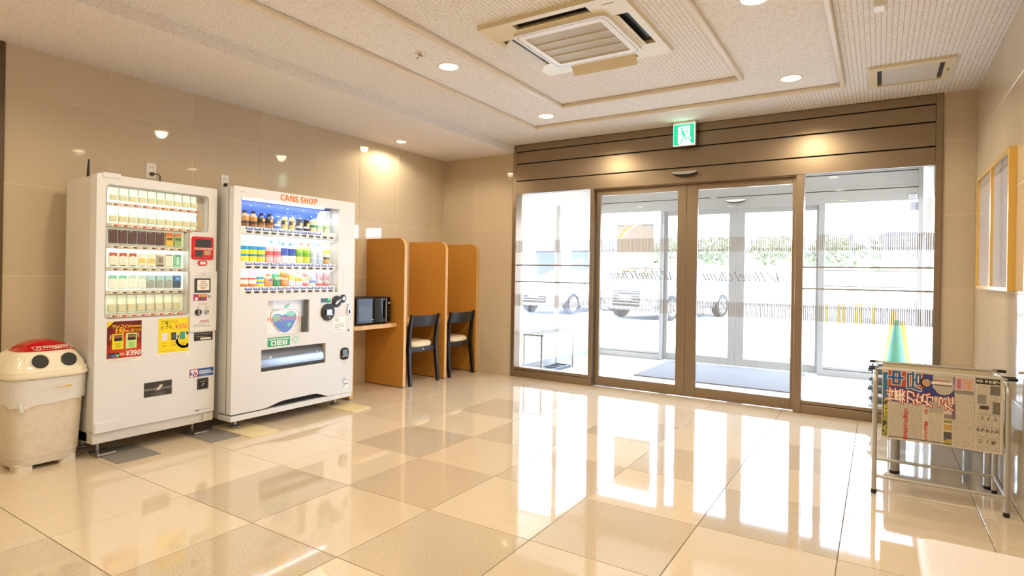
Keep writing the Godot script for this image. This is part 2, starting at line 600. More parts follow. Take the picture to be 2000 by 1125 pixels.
func lobby():
	# floor: 0.6 m polished tiles, a chequered field of taupe and cream inside a cream border
	var fl := thing("floor", "polished lobby floor of cream tiles with a chequered field of taupe tiles", "floor", Vector3.ZERO, "", "structure")
	part("screed", B.new().box(XL - 0.2, -0.15, ZW - 0.1, XR + 0.2, -0.003, ZB + 0.2), M.floor_grout, fl)
	var lm := B.new()
	var fx := steps(XL, XR, 0.6, 0.0)
	var fz := steps(ZW - 0.08, ZB, 0.6, 0.0)
	var meshes := {}
	for i in fx.size() - 1:
		for j in fz.size() - 1:
			var w: float = fx[i + 1] - fx[i]
			var d: float = fz[j + 1] - fz[j]
			var key := "%.2f %.2f" % [w, d]
			if not meshes.has(key):
				meshes[key] = B.new().box(-w / 2 + 0.0018, -0.008, -d / 2 + 0.0018, w / 2 - 0.0018, 0, d / 2 - 0.0018, 0.0008).mesh()
			var ti := roundi(floor((fx[i] + fx[i + 1]) / 2 / 0.6))
			var tj := roundi(floor((fz[j] + fz[j + 1]) / 2 / 0.6))
			var dark: bool = posmod(ti + tj, 2) == 1 and ti >= 1 and ti <= 5 and tj >= -2
			part("tile", meshes[key], (M.floor_dark if dark else M.floor_light)[rng.randi_range(0, 2)], fl, Vector3((fx[i] + fx[i + 1]) / 2, 0, (fz[j] + fz[j + 1]) / 2))
	# walls of large glossy tiles
	var ys := [0.0, 0.561, 1.158, 1.755, 2.352]
	var wl := thing("wall_left", "long beige wall of large glossy tiles behind the vending machines", "wall", Vector3.ZERO, "", "structure")
	part("backing", B.new().box(XL - 0.2, 0, ZW - 0.2, XL - 0.0022, 2.9, ZB + 0.2), M.wall_grout, wl)
	tiled(wl, M.wall_tiles, 0.0018, 0.0018, MACHINE, Vector3(XL, 0, 2.11), [0.0, 0.607, 1.207, 1.807, 2.407, 3.007, 3.607, 4.207, 4.46], ys + [SOFFIT])
	var wb := thing("wall_back", "beige tiled end wall on both sides of the glass entrance", "wall", Vector3.ZERO, "", "structure")
	part("backing", B.new().box(XL - 0.2, 0, ZW - 0.17, 0.07, 2.9, ZW - 0.0022), M.wall_grout, wb)
	part("backing", B.new().box(4.16, 0, ZW - 0.17, XR + 0.2, 2.9, ZW - 0.0022), M.wall_grout, wb)
	tiled(wb, M.wall_tiles, 0.0018, 0.0018, Basis.IDENTITY, Vector3(0, 0, ZW), [XL, -0.555, 0.07], ys + [SOFFIT])
	tiled(wb, M.wall_tiles, 0.0018, 0.0018, Basis.IDENTITY, Vector3(0, 0, ZW), [4.16, XR], ys + [CEIL])
	var wr := thing("wall_right", "beige wall of large glossy tiles on the right, with the framed notice board", "wall", Vector3.ZERO, "", "structure")
	part("backing", B.new().box(XR + 0.0022, 0, ZW - 0.2, XR + 0.2, 2.9, ZB + 0.2), M.wall_grout, wr)
	tiled(wr, M.wall_tiles, 0.0018, 0.0018, RIGHTWALL, Vector3(XR, 0, 0), steps(ZW, ZB, 0.6, 0.05), ys + [CEIL])
	var wz := thing("wall_rear", "plain beige wall at the far end of the lobby", "wall", Vector3.ZERO, "", "structure")
	part("plaster", B.new().box(XL - 0.2, 0, ZB, XR + 0.2, 2.9, ZB + 0.15), mat(Color(0.80, 0.74, 0.65), 0.6), wz)
	# the wooden door at the far left
	var d5 := thing("door_5", "orange wooden door in a dark brown frame at the left end of the tiled wall", "door", Vector3.ZERO, "", "structure")
	var brown := mat(Color(0.36, 0.27, 0.17), 0.4)
	part("door_frame", B.new().box(XL - 0.01, 0, 2.112, XL + 0.012, SOFFIT, 2.15, 0.004), brown, d5)
	part("transom_panel", B.new().box(XL - 0.02, 2.13, 2.15, XL - 0.004, SOFFIT, 3.3), brown, d5)
	part("door_leaf", B.new().box(XL - 0.02, 0.005, 2.155, XL - 0.004, 2.12, 3.05), mat(Color(0.78, 0.47, 0.13), 0.35), d5)
	part("wall_panel", B.new().box(XL - 0.02, 0, 3.05, XL - 0.002, SOFFIT, ZB), M.wall_tiles[1], d5)
	# ceiling: fissured boards, two rings of moulding, and a lower soffit along the left wall
	var ce := thing("ceiling", "off-white fissured mineral board ceiling with a lower soffit along the left wall", "ceiling", Vector3.ZERO, "", "structure")
	part("slab", B.new().box(XL - 0.2, CEIL + 0.02, ZW - 0.17, XR + 0.2, CEIL + 0.25, ZB + 0.2), M.white_plastic, ce)
	part("soffit", B.new().box(XL - 0.05, SOFFIT, ZW - 0.02, 0.048, CEIL + 0.02, ZB, 0.003), M.soffit, ce)
	var ox0 := 0.69; var ox1 := 3.459; var oz0 := -1.705; var ix0 := 1.30; var ix1 := 2.832; var iz0 := -1.134
	var iz1 := 2.0; var oz1 := 2.57
	var fields := [["board_panel", "board_lines", 0.048, ZW - 0.02, ox0, ZB], ["board_panel", "board_lines", ox0, ZW - 0.02, ox1, oz0], ["board_panel", "board_lines", ox1, ZW - 0.02, XR, ZB], ["board_panel", "board_lines", ox0, oz1, ox1, ZB],
		["board_panel", "board", ox0, oz0, ox1, iz0], ["board_panel", "board", ox0, iz1, ox1, oz1], ["board_panel", "board", ox0, iz0, ix0, iz1], ["board_panel", "board", ix1, iz0, ox1, iz1], ["board_panel", "board_lines", ix0, iz0, ix1, iz1]]
	for f in fields:
		part(f[0], B.new().box(f[2], CEIL, f[3], f[4], CEIL + 0.02, f[5]), M[f[1]], ce)
	var mx := func(x0, z0, x1, z1, h):
		var b := B.new()
		var w := 0.036
		b.box(x0 - w, CEIL - h, z0 - w, x0, CEIL, z1 + w, 0.006)
		b.box(x1, CEIL - h, z0 - w, x1 + w, CEIL, z1 + w, 0.006)
		b.box(x0, CEIL - h, z0 - w, x1, CEIL, z0, 0.006)
		b.box(x0, CEIL - h, z1, x1, CEIL, z1 + w, 0.006)
		return b
	solo("trim_1", mx.call(ox0 + 0.036, oz0 + 0.036, ox1 - 0.0, oz1 - 0.036, 0.034), M.moulding, "larger rectangle of cream moulding on the ceiling around the downlights", "moulding", Vector3.ZERO, "", "structure")
	solo("trim_2", mx.call(ix0 + 0.018, iz0 + 0.02, ix1 - 0.018, iz1, 0.034), M.moulding, "smaller rectangle of cream moulding on the ceiling around the air conditioner", "moulding", Vector3.ZERO, "", "structure")

# the glazed front: bronze header, two fixed windows, two sliding doors. It is built twice, facing the lobby and facing the street.
func entrance(z: float, where: String, outer: bool):
	var m: StandardMaterial3D = M.silver if outer else M.bronze
	var k := 3 if outer else 1
	var zf := z + 0.02            # face of the frame
	var xl := 0.035
	var xr := 4.16
	var fr := thing("trim_%d" % (4 if outer else 3), ("silver" if outer else "bronze") + " metal header panels and frame " + where, "entrance frame", Vector3(0, 0, zf), "", "structure")
	part("post", B.new().box(xl, 0, -0.13, 0.085, 2.75, 0.0, 0.003), m, fr)
	part("post", B.new().box(4.112, 0, -0.13, xr, 2.75, 0.0, 0.003), m, fr)
	part("post", B.new().box(1.044, 0, -0.13, 1.088, 2.16, 0.0, 0.003), m, fr)
	part("post", B.new().box(3.087, 0, -0.13, 3.153, 2.16, 0.0, 0.003), m, fr)
	part("backing", B.new().box(0.085, 2.17, -0.11, 4.112, 2.75, -0.012), M.gap, fr)
	var ys := [2.155, 2.313, 2.515, 2.658, 2.745]
	for i in 4:
		part("header_panel", B.new().box(0.0855, ys[i] + 0.0055, -0.03, 4.1115, ys[i + 1] - 0.0055, 0.0 - 0.003 * (i % 2), 0.002), m, fr)
		if i == 1 or i == 2:
			part("header_lip", B.new().box(0.0855, ys[i] + 0.0055, -0.002, 4.1115, ys[i] + 0.032, 0.003, 0.001), m, fr)
	part("door_rail", B.new().box(1.088, 2.150, -0.13, 3.087, 2.162, -0.02), m, fr)
	# fixed windows
	for side in 2:
		var x0: float = 0.085 if side == 0 else 3.153
		var x1: float = 1.044 if side == 0 else 4.112
		var win := thing("window_%d" % (k + side), "fixed glass panel with two thin rails and striped film, " + ("left" if side == 0 else "right") + " of the doors " + where, "window", Vector3(0, 0, zf), "", "structure")
		part("sill", B.new().box(x0, 0, -0.10, x1, 0.08, -0.004, 0.002), m, win)
		part("gap_line", B.new().box(x0, 0.08, -0.10, x1, 0.087, -0.012), M.gap, win)
		part("bottom_rail", B.new().box(x0, 0.087, -0.10, x1, 0.117, -0.006, 0.002), m, win)
		part("pane", B.new().rect(x0, 0.11, x1, 2.16, -0.045), M.glass, win)
		part("crossbar", B.new().box(x0, 1.314, -0.052, x1, 1.328, -0.036, 0.002), M.steel, win)
		part("crossbar", B.new().box(x0, 1.119, -0.052, x1, 1.133, -0.036, 0.002), M.steel, win)
		film(win, x0, x1, -0.043)
	# sliding doors
	for side in 2:
		var x0: float = 1.092 if side == 0 else 2.0845
		var x1: float = 2.0815 if side == 0 else 3.083
		var dr := thing("door_%d" % (k + side), "sliding glass door leaf in a " + ("silver" if outer else "bronze") + " frame, " + ("left" if side == 0 else "right") + " one of the pair " + where, "door", Vector3(0, 0, zf - 0.085), "", "structure")
		var wl := 0.05 if side == 0 else 0.108
		var wr := 0.092 if side == 0 else 0.03
		part("stile", B.new().box(x0, 0.006, -0.02, x0 + wl, 2.15, 0.02, 0.002), m, dr)
		part("stile", B.new().box(x1 - wr, 0.006, -0.02, x1, 2.15, 0.02, 0.002), m, dr)
		part("top_rail", B.new().box(x0 + wl, 2.09, -0.02, x1 - wr, 2.15, 0.018, 0.002), m, dr)
		part("bottom_rail", B.new().box(x0 + wl, 0.006, -0.02, x1 - wr, 0.11, 0.018, 0.002), m, dr)
		part("pane", B.new().rect(x0 + wl, 0.10, x1 - wr, 2.10, 0.0), M.glass, dr)
		film(dr, x0 + wl, x1 - wr, 0.003)
		if not outer:
			var gold := mat(Color(0.46, 0.455, 0.45), 0.5)
			# lettering that reads from the street, so it is mirrored from inside
			var tx: float = 1.60 if side == 0 else 2.615
			words("lettering", "AZ Hotel Chain", 0.115, gold, dr, Transform3D(Basis(Vector3(-1, 0, 0), Vector3(0, 1, 0), Vector3(0, 0, -1)), Vector3(tx, 1.222, -0.004)), "Droid Serif", 0.0008, 400, 0.55, 0.9)
		else:
			part("floor_bolt", B.new().puck(1.87 if side == 0 else 2.322, 0.046, 0.016, 0.018, 0.022, 0.001), M.steel, dr)
	# presence sensor on the header
	var arc := PackedVector2Array()
	for i in 13:
		var a := PI + PI * i / 12
		arc.append(Vector2(0.122 * cos(a), 0.012 + 0.038 * sin(a)))
	var sx := thing("door_sensor", ("pale" if outer else "silver") + " curved presence sensor over the sliding doors " + where, "door sensor", Vector3(2.084, 2.243, zf))
	var cap := PackedVector2Array([Vector2(-0.122, 0.012), Vector2(-0.12, 0.024), Vector2(0.12, 0.024), Vector2(0.122, 0.012)])
	for i in 13:
		var a := TAU - PI * i / 12
		cap.append(Vector2(0.119 * cos(a), 0.012 + 0.018 * sin(a)))
	part("cover", B.new().prism(cap, 0.0, 0.06, 0.003), M.alu if not outer else M.white_plastic, sx)
	part("lens", B.new().prism(arc, 0.0, 0.052, 0.003), M.black if not outer else M.dark_grey, sx)

func film(parent, x0: float, x1: float, z: float):      # bands of thin grey lines printed on the glass
	for y in [[0.835, 0.977], [1.470, 1.612]]:
		var b := B.new()
		var x := x0 + 0.006
		while x < x1 - 0.006:
			b.rect(x, y[0], x + 0.0085, y[1], z)
			x += 0.0155
		part("line_band", b, M.film, parent).set_meta("kind", "stuff")

func vestibule():
	var z0 := -4.77
	var z1 := ZW - 0.12
	var fl := thing("floor_vestibule", "white tiled floor of the glass vestibule", "floor", Vector3.ZERO, "", "structure")
	var white := mat(Color(0.88, 0.87, 0.85), 0.12)
	part("screed", B.new().box(-0.1, -0.15, z0 - 0.14, 4.3, -0.0085, ZW - 0.1), M.floor_grout, fl)
	tiled(fl, [white, white, white], 0.0015, 0.0015, Basis(Vector3(1, 0, 0), Vector3(0, 0, -1), Vector3(0, 1, 0)), Vector3.ZERO, steps(-0.1, 4.3, 0.6, 0.0), steps(-ZW + 0.08, -z0 + 0.14, 0.6, 0.0))
	var ce := thing("ceiling_vestibule", "white ceiling of the glass vestibule", "ceiling", Vector3.ZERO, "", "structure")
	part("board", B.new().box(-0.12, 2.75, z0 - 0.5, 4.32, 2.95, ZW - 0.17), M.white_plastic, ce)
	for s in 2:
		var x: float = -0.06 if s == 0 else 4.19
		var w := thing("window_%d" % (5 + s), "glass side wall with silver posts, " + ("left" if s == 0 else "right") + " side of the vestibule", "window", Vector3.ZERO, "", "structure")
		part("bottom_rail", B.new().box(x, 0, z0, x + 0.055, 0.085, z1, 0.002), M.silver, w)
		part("top_rail", B.new().box(x, 2.17, z0, x + 0.055, 2.75, z1, 0.002), M.white_plastic, w)
		for z in [z1 - 0.03, -3.61, z0 + 0.03]:
			part("post", B.new().box(x, 0.085, z - 0.025, x + 0.055, 2.17, z + 0.025, 0.002), M.silver, w)
		var xf := Transform3D(RIGHTWALL, Vector3(x + 0.028, 0, 0))
		part("pane", B.new().rect(-3.585 + 0.0, 0.085, z1 - 0.055, 2.17, 0), M.glass, w, xf)
		part("pane", B.new().rect(z0 + 0.055, 0.085, -3.635, 2.17, 0), M.glass, w, xf)

func downlight(x, y, z, label, lit := 1.38, r := 0.07):
	var o := thing("downlight", label, "ceiling light", Vector3(x, y, z), "recessed downlights")
	var b := B.new()
	b.lathe([[r, -0.004], [r + 0.012, -0.006], [r + 0.016, 0.0]], 28)
	part("trim_ring", b, M.white_plastic, o)
	var d := B.new()
	d.t = Transform3D(DOWN, Vector3(0, -0.003, 0))
	d.disc(0, 0, r, 0, 28)
	part("lamp_lens", d, M.lamp, o)
	var s := SpotLight3D.new()
	s.name = "lamp_light"
	s.light_color = lamp_color
	s.light_energy = lit
	s.light_size = r * 0.8
	s.spot_angle = 82.0
	s.spot_angle_attenuation = 0.35
	s.spot_range = 12.0
	s.spot_attenuation = 2.0
	s.shadow_enabled = true
	o.add_child(s)
	s.position = Vector3(0, -0.02, 0)
	s.rotation = Vector3(-PI / 2, 0, 0)

func ceiling_things():
	downlight(1.025, CEIL, 0.141, "lit round downlight left of the air conditioner, beside the sprinkler")
	downlight(1.005, CEIL, -1.384, "lit round downlight in the far left corner of the larger ceiling moulding")
	downlight(3.149, CEIL, -1.361, "lit round downlight in the far right corner of the larger ceiling moulding")
	downlight(3.142, CEIL, 0.126, "lit round downlight right of the air conditioner at the top edge")
	downlight(-0.733, SOFFIT, -1.227, "small lit downlight in the soffit close to the left wall, above the desks", 0.7, 0.052)
	for z in [1.65, 3.17, 4.7]:
		downlight(1.02, CEIL, z, "lit round downlight in the rear half of the lobby ceiling")
		downlight(3.14, CEIL, z, "lit round downlight in the rear half of the lobby ceiling")
	downlight(-0.5, SOFFIT, 3.3, "lit soffit downlight near the wooden door", 0.5, 0.052)
	# sprinkler
	var sp := thing("sprinkler", "chrome ceiling sprinkler head left of the air conditioner", "sprinkler", Vector3(1.02, CEIL, 0.442))
	part("escutcheon", B.new().lathe([[0.018, -0.004], [0.046, -0.006], [0.05, 0.0]], 24), M.white_plastic, sp)
	part("head", B.new().lathe([[0.0, -0.022], [0.018, -0.018], [0.024, -0.004]], 20), M.chrome, sp)
	part("deflector", B.new().lathe([[0.0, -0.034], [0.012, -0.034], [0.012, -0.032], [0.003, -0.03], [0.003, -0.02]], 14), M.steel, sp, Vector3(-0.02, 0, 0.01))
	# detector whose underside just shows at the top of the frame
	var de := thing("ceiling_sensor", "small white box hanging from the ceiling at the top edge, right of the downlight", "sensor", Vector3(3.72, CEIL, -0.21))
	part("housing", B.new().box(-0.03, -0.06, -0.045, 0.03, 0, 0.045, 0.006), M.white_plastic, de)
	part("window", B.new().box(-0.018, -0.04, -0.048, 0.018, -0.02, -0.044), M.dark_grey, de)
	# exit sign
	var ex := thing("exit_sign", "green and white illuminated exit sign with a running man, hung over the doors", "exit sign", Vector3(2.10, CEIL, -2.22))
	part("housing", B.new().box(-0.107, -0.24, -0.025, 0.107, 0.0, 0.018, 0.004), M.white_plastic, ex)
	var g := B.new()
	var white := glow(Color(0.95, 1.0, 0.97), 1.0)
	var green := glow(Color(0.14, 0.80, 0.60), 0.85)
	part("sign_panel", B.new().prism(rr(-0.106, -0.24, 0.106, -0.026, 0.003), 0.018, 0.021), white, ex)
	var q := func(x, y): return Vector2(-0.106 + 0.212 * x, -0.24 + 0.212 * (1.0 - y))
	for poly in [[[0.02, 0.02], [0.22, 0.02], [0.22, 0.87], [0.30, 0.97], [0.02, 0.97]], [[0.78, 0.02], [0.97, 0.02], [0.97, 0.96], [0.92, 0.96], [0.78, 0.84], [0.78, 0.74], [0.86, 0.70], [0.78, 0.62]], [[0.22, 0.02], [0.78, 0.02], [0.78, 0.09], [0.22, 0.12]]]:
		var pl := PackedVector2Array()
		for r in poly: pl.append(q.call(r[0], r[1]))
		g.poly(pl, 0.0225)
	g.disc(q.call(0.40, 0.22).x, q.call(0.40, 0.22).y, 0.010, 0.0225)
	var limb := func(pts, w):
		var a := []
		for r in pts: a.append(q.call(r[0], r[1]))
		g.stroke(a, w, 0.0228)
	limb.call([[0.43, 0.34], [0.50, 0.52]], 0.020)
	limb.call([[0.46, 0.34], [0.36, 0.47], [0.24, 0.47]], 0.008)
	limb.call([[0.44, 0.32], [0.62, 0.31], [0.70, 0.42]], 0.008)
	limb.call([[0.49, 0.52], [0.36, 0.88]], 0.010)
	limb.call([[0.51, 0.52], [0.58, 0.70], [0.78, 0.68]], 0.010)
	limb.call([[0.38, 0.92], [0.46, 0.99]], 0.006)
	part("running_man", g, green, ex)
	var al := AreaLight3D.new()
	al.name = "sign_light"
	al.area_size = Vector2(0.2, 0.2)
	al.light_color = Color(0.75, 1.0, 0.9)
	al.light_energy = 0.03
	al.shadow_enabled = true
	ex.add_child(al)
	al.position = Vector3(0, -0.13, 0.03)
	al.rotation = Vector3(0, PI, 0)
	cassette()
	var vt := thing("ceiling_vent", "flat cream ventilation unit in the ceiling at the far right corner", "vent", Transform3D(DOWN, Vector3(3.905, CEIL, -1.638)))
	part("frame", B.new().plate(rr(-0.255, -0.253, 0.255, 0.253, 0.006), [rr(-0.2, -0.215, 0.2, 0.185, 0.004)], 0.0, 0.02), M.ivory, vt)
	part("recess", B.new().box(-0.205, -0.22, -0.003, 0.205, 0.19, 0.002), M.dark_grey, vt)
	part("cover_panel", B.new().box(-0.172, -0.21, 0.006, 0.172, 0.18, 0.016, 0.003), mat(Color(0.83, 0.81, 0.77), 0.4), vt)
	part("switch", B.new().box(0.222, -0.02, 0.02, 0.232, 0.02, 0.022), M.dark_grey, vt)

func cassette():
	var ac := thing("air_conditioner", "square cream ceiling cassette air conditioner with a central grille and open louvres", "air conditioner", Transform3D(DOWN, Vector3(2.085, CEIL, 0.13)))
	var S := 0.47
	var slots := []
	for k in 4:
		var p := PackedVector2Array()
		for c in [Vector2(-0.245, -0.425), Vector2(0.245, -0.425), Vector2(0.245, -0.338), Vector2(-0.245, -0.338)]:
			p.append(c.rotated(k * PI / 2))
		slots.append(p)
	part("panel", B.new().plate(rr(-S, -S, S, S, 0.015), slots, 0.004, 0.028), M.ivory, ac)
	part("panel_edge", B.new().ring(rr(-S - 0.004, -S - 0.004, S + 0.004, S + 0.004, 0.015), rr(-S + 0.03, -S + 0.03, S - 0.03, S - 0.03, 0.012), 0.0, 0.012), M.ivory, ac)
	part("duct", B.new().box(-0.45, -0.45, 0.0, 0.45, 0.45, 0.004), M.black, ac)
	part("grille_frame", B.new().ring(rr(-0.318, -0.318, 0.318, 0.318, 0.05), rr(-0.258, -0.244, 0.258, 0.244, 0.006), 0.024, 0.046), M.white_plastic, ac)
	part("grille_joint", B.new().ring(rr(-0.300, -0.300, 0.300, 0.300, 0.045), rr(-0.297, -0.297, 0.297, 0.297, 0.043), 0.044, 0.0466), M.dark_grey, ac)
	part("filter", B.new().box(-0.26, -0.246, 0.026, 0.26, 0.246, 0.030), mat(Color(0.36, 0.32, 0.26), 0.8), ac)
	var b := B.new()
	for i in 80:
		var x := -0.256 + i * 0.00648
		b.box(x - 0.0013, -0.245, 0.030, x + 0.0013, 0.245, 0.038)
	part("grille_slats", b, M.ivory, ac).set_meta("kind", "stuff")
	for y in [-0.11, 0.0, 0.11]:
		part("crossbar", B.new().box(-0.258, y - 0.002, 0.036, 0.258, y + 0.002, 0.0435), M.ivory, ac)
	for k in 4:
		var open: bool = k == 0 or k == 3
		var blade = B.new().box(-0.24, -0.042 if open else -0.018, -0.003, 0.24, 0.042 if open else 0.018, 0.004, 0.002)
		var xf := Transform3D(Basis(Vector3(0, 0, 1), k * PI / 2), Vector3.ZERO) * Transform3D(Basis(Vector3(1, 0, 0), deg_to_rad(-52 if open else -20)), Vector3(0, -0.398 if open else -0.352, 0.05 if open else 0.027))
		part("louvre", blade, M.white_plastic if k == 3 else M.ivory, ac, xf)
	part("sensor_mark", B.new().box(0.33, 0.40, 0.028, 0.40, 0.404, 0.029), M.dark_grey, ac)

# ---------------------------------------------------------------- the drinks machine
func wave_door() -> PackedVector2Array:
	var p := PackedVector2Array([Vector2(-0.01, 0.137), Vector2(0.22, 0.135)])
	for i in 9:
		var u := i / 8.0
		p.append(Vector2(0.25 + 0.21 * u, 0.135 + 0.035 * (u * u * (3 - 2 * u))))
	p.append(Vector2(0.71, 0.172))
	for i in 9:
		var u := i / 8.0
		p.append(Vector2(0.74 + 0.17 * u, 0.172 - 0.045 * (u * u * (3 - 2 * u))))
	p.append_array([Vector2(1.16, 0.123), Vector2(1.16, 1.832), Vector2(1.152, 1.84), Vector2(-0.002, 1.84), Vector2(-0.01, 1.832)])
	return p

func drinks_machine():
	var xf := Transform3D(MACHINE, Vector3(-0.30, 0, 0.975))
	var o := thing("drinks_vending_machine", "wide white drinks vending machine with a lit display of bottles and orange CANS SHOP lettering", "vending machine", xf)
	part("cabinet", B.new().box(-0.008, 0.085, -0.69, 1.158, 1.838, -0.17, 0.006), M.white_side, o)
	part("door", B.new().plate(wave_door(), [rr(0.045, 1.028, 0.985, 1.768, 0.004), rr(0.283, 0.703, 0.678, 0.976, 0.004), rr(0.234, 0.424, 0.853, 0.595, 0.004)], -0.168, 0.0), M.white_paint, o)
	part("hinge_strip", B.new().box(-0.0112, 0.14, -0.066, -0.0098, 1.83, -0.061), M.gap, o)
	part("kick_plate", B.new().box(-0.008, 0.082, -0.17, 1.158, 0.124, -0.002, 0.003), M.white_paint, o)
	part("vent_back", B.new().box(0.2, 0.125, -0.11, 0.96, 0.175, -0.10), M.black, o)
	for i in 4:
		part("vent_slat", B.new().box(0.2, 0.128 + i * 0.012, -0.10, 0.96, 0.132 + i * 0.012, -0.04), M.dark_grey, o)
	# legs
	for q in [[0.10, -0.12], [1.06, -0.12], [0.10, -0.6], [1.06, -0.6]]:
		part("levelling_foot", B.new().lathe([[0.042, 0.004], [0.042, 0.010], [0.012, 0.018], [0.010, 0.085]], 16), M.steel, o, Vector3(q[0], 0.012 if q[1] > -0.3 else -0.003, q[1]))
	# display niche
	part("niche_back", B.new().box(0.03, 1.0, -0.162, 1.0, 1.79, -0.158), M.white_paint, o)
	part("backlit_panel", B.new().box(0.05, 1.275, -0.12, 0.98, 1.475, -0.115), M.backlit, o)
	part("backlit_panel", B.new().box(0.05, 1.09, -0.12, 0.98, 1.215, -0.115), M.backlit, o)
	var bd := B.new()
	bd.rect(0.05, 1.55, 0.98, 1.765, -0.118, "#2f55c8")
	bd.rect(0.05, 1.55, 0.13, 1.765, -0.1175, "#1f5fc0")
	for i in 26:
		bd.tint("#dfe8ff")
		bd.disc(0.07 + rng.randf() * 0.8, 1.63 + rng.randf() * 0.11, rng.randf_range(0.002, 0.006), -0.117, 8)
	bd.tint("#e8ecff")
	for i in 8: bd.disc(0.08 + i * 0.1, 1.575 + rng.randf() * 0.03, 0.05, -0.1165, 14)
	bd.tint("#eef6ef")
	bd.poly(PackedVector2Array([Vector2(0.77, 1.55), Vector2(0.98, 1.55), Vector2(0.98, 1.755), Vector2(0.86, 1.74), Vector2(0.82, 1.66)]), -0.116)
	for i in 30:
		bd.tint(["#9fc0a8", "#cfe0c0", "#b8d0d8", "#e8e8b8"][i % 4])
		bd.disc(0.83 + rng.randf() * 0.12, 1.58 + rng.randf() * 0.15, rng.randf_range(0.004, 0.012), -0.1155 + i * 0.00002, 8)
	bd.tint("#4a7fd8")
	bd.rect(0.052, 1.28, 0.075, 1.47, -0.1145)
	part("backdrop", bd, M.print, o)
	part("fluorescent_tube", B.new().box(0.085, 1.748, -0.05, 0.85, 1.766, -0.035, 0.004), M.cool_tube, o)
	for q in [[1.757, 0.9, -0.045], [1.478, 0.55, -0.05], [1.218, 0.4, -0.05]]:
		var a := AreaLight3D.new()
		a.name = "display_light"
		a.area_size = Vector2(0.85, 0.02)
		a.light_color = Color(0.9, 0.94, 1.0)
		a.light_energy = q[1] * 0.16
		a.shadow_enabled = true
		o.add_child(a, true)
		a.position = Vector3(0.5, q[0] - 0.012, q[2])
		a.rotation = Vector3(deg_to_rad(-75), 0, 0)
	for q in [1.478, 1.218]:
		part("fluorescent_tube", B.new().box(0.06, q - 0.002, -0.06, 0.96, q + 0.005, -0.048), M.cool_tube, o)
	# three shelves with price tags and buttons
	var btn_dark := mat(Color(0.16, 0.15, 0.15), 0.35)
	var sy := [1.492, 1.222, 1.030]
	for r in 3:
		var s := thing_part("shelf", o)
		part("shelf_strip", B.new().box(0.055, sy[r], -0.05, 0.965, sy[r] + 0.056, -0.022, 0.003), M.white_plastic, s)
		part("shelf_board", B.new().box(0.05, sy[r] + 0.050, -0.115, 0.97, sy[r] + 0.057, -0.05), M.white_plastic, s)
		var bm = B.new().puck(0, 0, 0.024, 0, 0.006, 0.002, 16, 0.0085).mesh()
		var tg := B.new()
		tg.rect(-0.029, -0.010, 0.029, 0.011, 0.0, "#3559b8")
		tg.rect(-0.018, -0.001, 0.018, 0.011, 0.0004, "#eef1fa")
		tg.rect(-0.012, 0.002, 0.012, 0.006, 0.0008, "#5573c0")
		var tm := tg.mesh()
		for k in 12:
			var u := 0.130 + 0.0712 * k
			part("select_button", bm, btn_dark, s, Vector3(u, sy[r] + 0.015, -0.022))
			if r > 0 or k < 10: part("price_tag", tm, M.print, s, Vector3(u, sy[r] + 0.041, -0.0215))
	part("display_pane", B.new().rect(0.04, 1.02, 0.99, 1.775, -0.012), M.display_glass, o)
	part("display_trim", B.new().ring(rr(0.043, 1.026, 0.987, 1.770, 0.005), rr(0.049, 1.032, 0.981, 1.764, 0.004), -0.014, 0.0015), M.white_plastic, o)
	# lettering and the printed picture panel
	var orange := mat(Color(0.95, 0.47, 0.06), 0.4)
	words("lettering", "CANS SHOP", 0.068, orange, o, Transform3D(Basis.IDENTITY, Vector3(0.562, 1.7995, 0.001)), "Droid Sans", 0.002, 700, 0.0, 0.98)
	var pp := B.new()
	pp.rect(0.283, 0.703, 0.678, 0.976, -0.055, "#f5f3f2")
	pp.rect(0.283, 0.938, 0.65, 0.976, -0.0545, "#e4e2ec")
	var ap := func(pts, col, z):
		var p := PackedVector2Array()
		for q in pts: p.append(Vector2(0.283 + q[0] * 0.395, 0.976 - q[1] * 0.273))
		pp.tint(col)
		pp.poly(rounded(Array(p), 0.03, 5), z)
	ap.call([[0.22, 0.42], [0.36, 0.40], [0.46, 0.48], [0.56, 0.34], [0.72, 0.34], [0.78, 0.48], [0.76, 0.66], [0.66, 0.88], [0.54, 0.98], [0.42, 0.96], [0.28, 0.78], [0.20, 0.60]], "#3c6fc9", -0.054)
	ap.call([[0.20, 0.46], [0.32, 0.42], [0.42, 0.50], [0.34, 0.62], [0.24, 0.66]], "#67c3a2", -0.0535)
	ap.call([[0.48, 0.44], [0.58, 0.34], [0.74, 0.36], [0.74, 0.48], [0.62, 0.50]], "#67c3a2", -0.0535)
	ap.call([[0.56, 0.70], [0.66, 0.70], [0.62, 0.80], [0.55, 0.80]], "#67c3a2", -0.0535)
	ap.call([[0.30, 0.82], [0.40, 0.88], [0.40, 0.94], [0.32, 0.88]], "#67c3a2", -0.0535)
	ap.call([[0.46, 0.26], [0.50, 0.14], [0.62, 0.08], [0.60, 0.20], [0.52, 0.27]], "#67c3a2", -0.0535)
	ap.call([[0.16, 0.30], [0.24, 0.25], [0.40, 0.29], [0.30, 0.33]], "#67c3a2", -0.0535)
	var line := func(pts, col, w, z):
		var a := []
		for q in pts: a.append(Vector2(0.283 + q[0] * 0.395, 0.976 - q[1] * 0.273))
		pp.tint(col)
		pp.stroke(a, w, z)
	line.call([[0.46, 0.27], [0.36, 0.28], [0.24, 0.30], [0.17, 0.38], [0.16, 0.52], [0.20, 0.68], [0.30, 0.84], [0.38, 0.95]], "#f0906a", 0.006, -0.053)
	line.call([[0.52, 0.32], [0.62, 0.29], [0.76, 0.31], [0.84, 0.40], [0.85, 0.54], [0.80, 0.70], [0.74, 0.84]], "#f0906a", 0.005, -0.053)
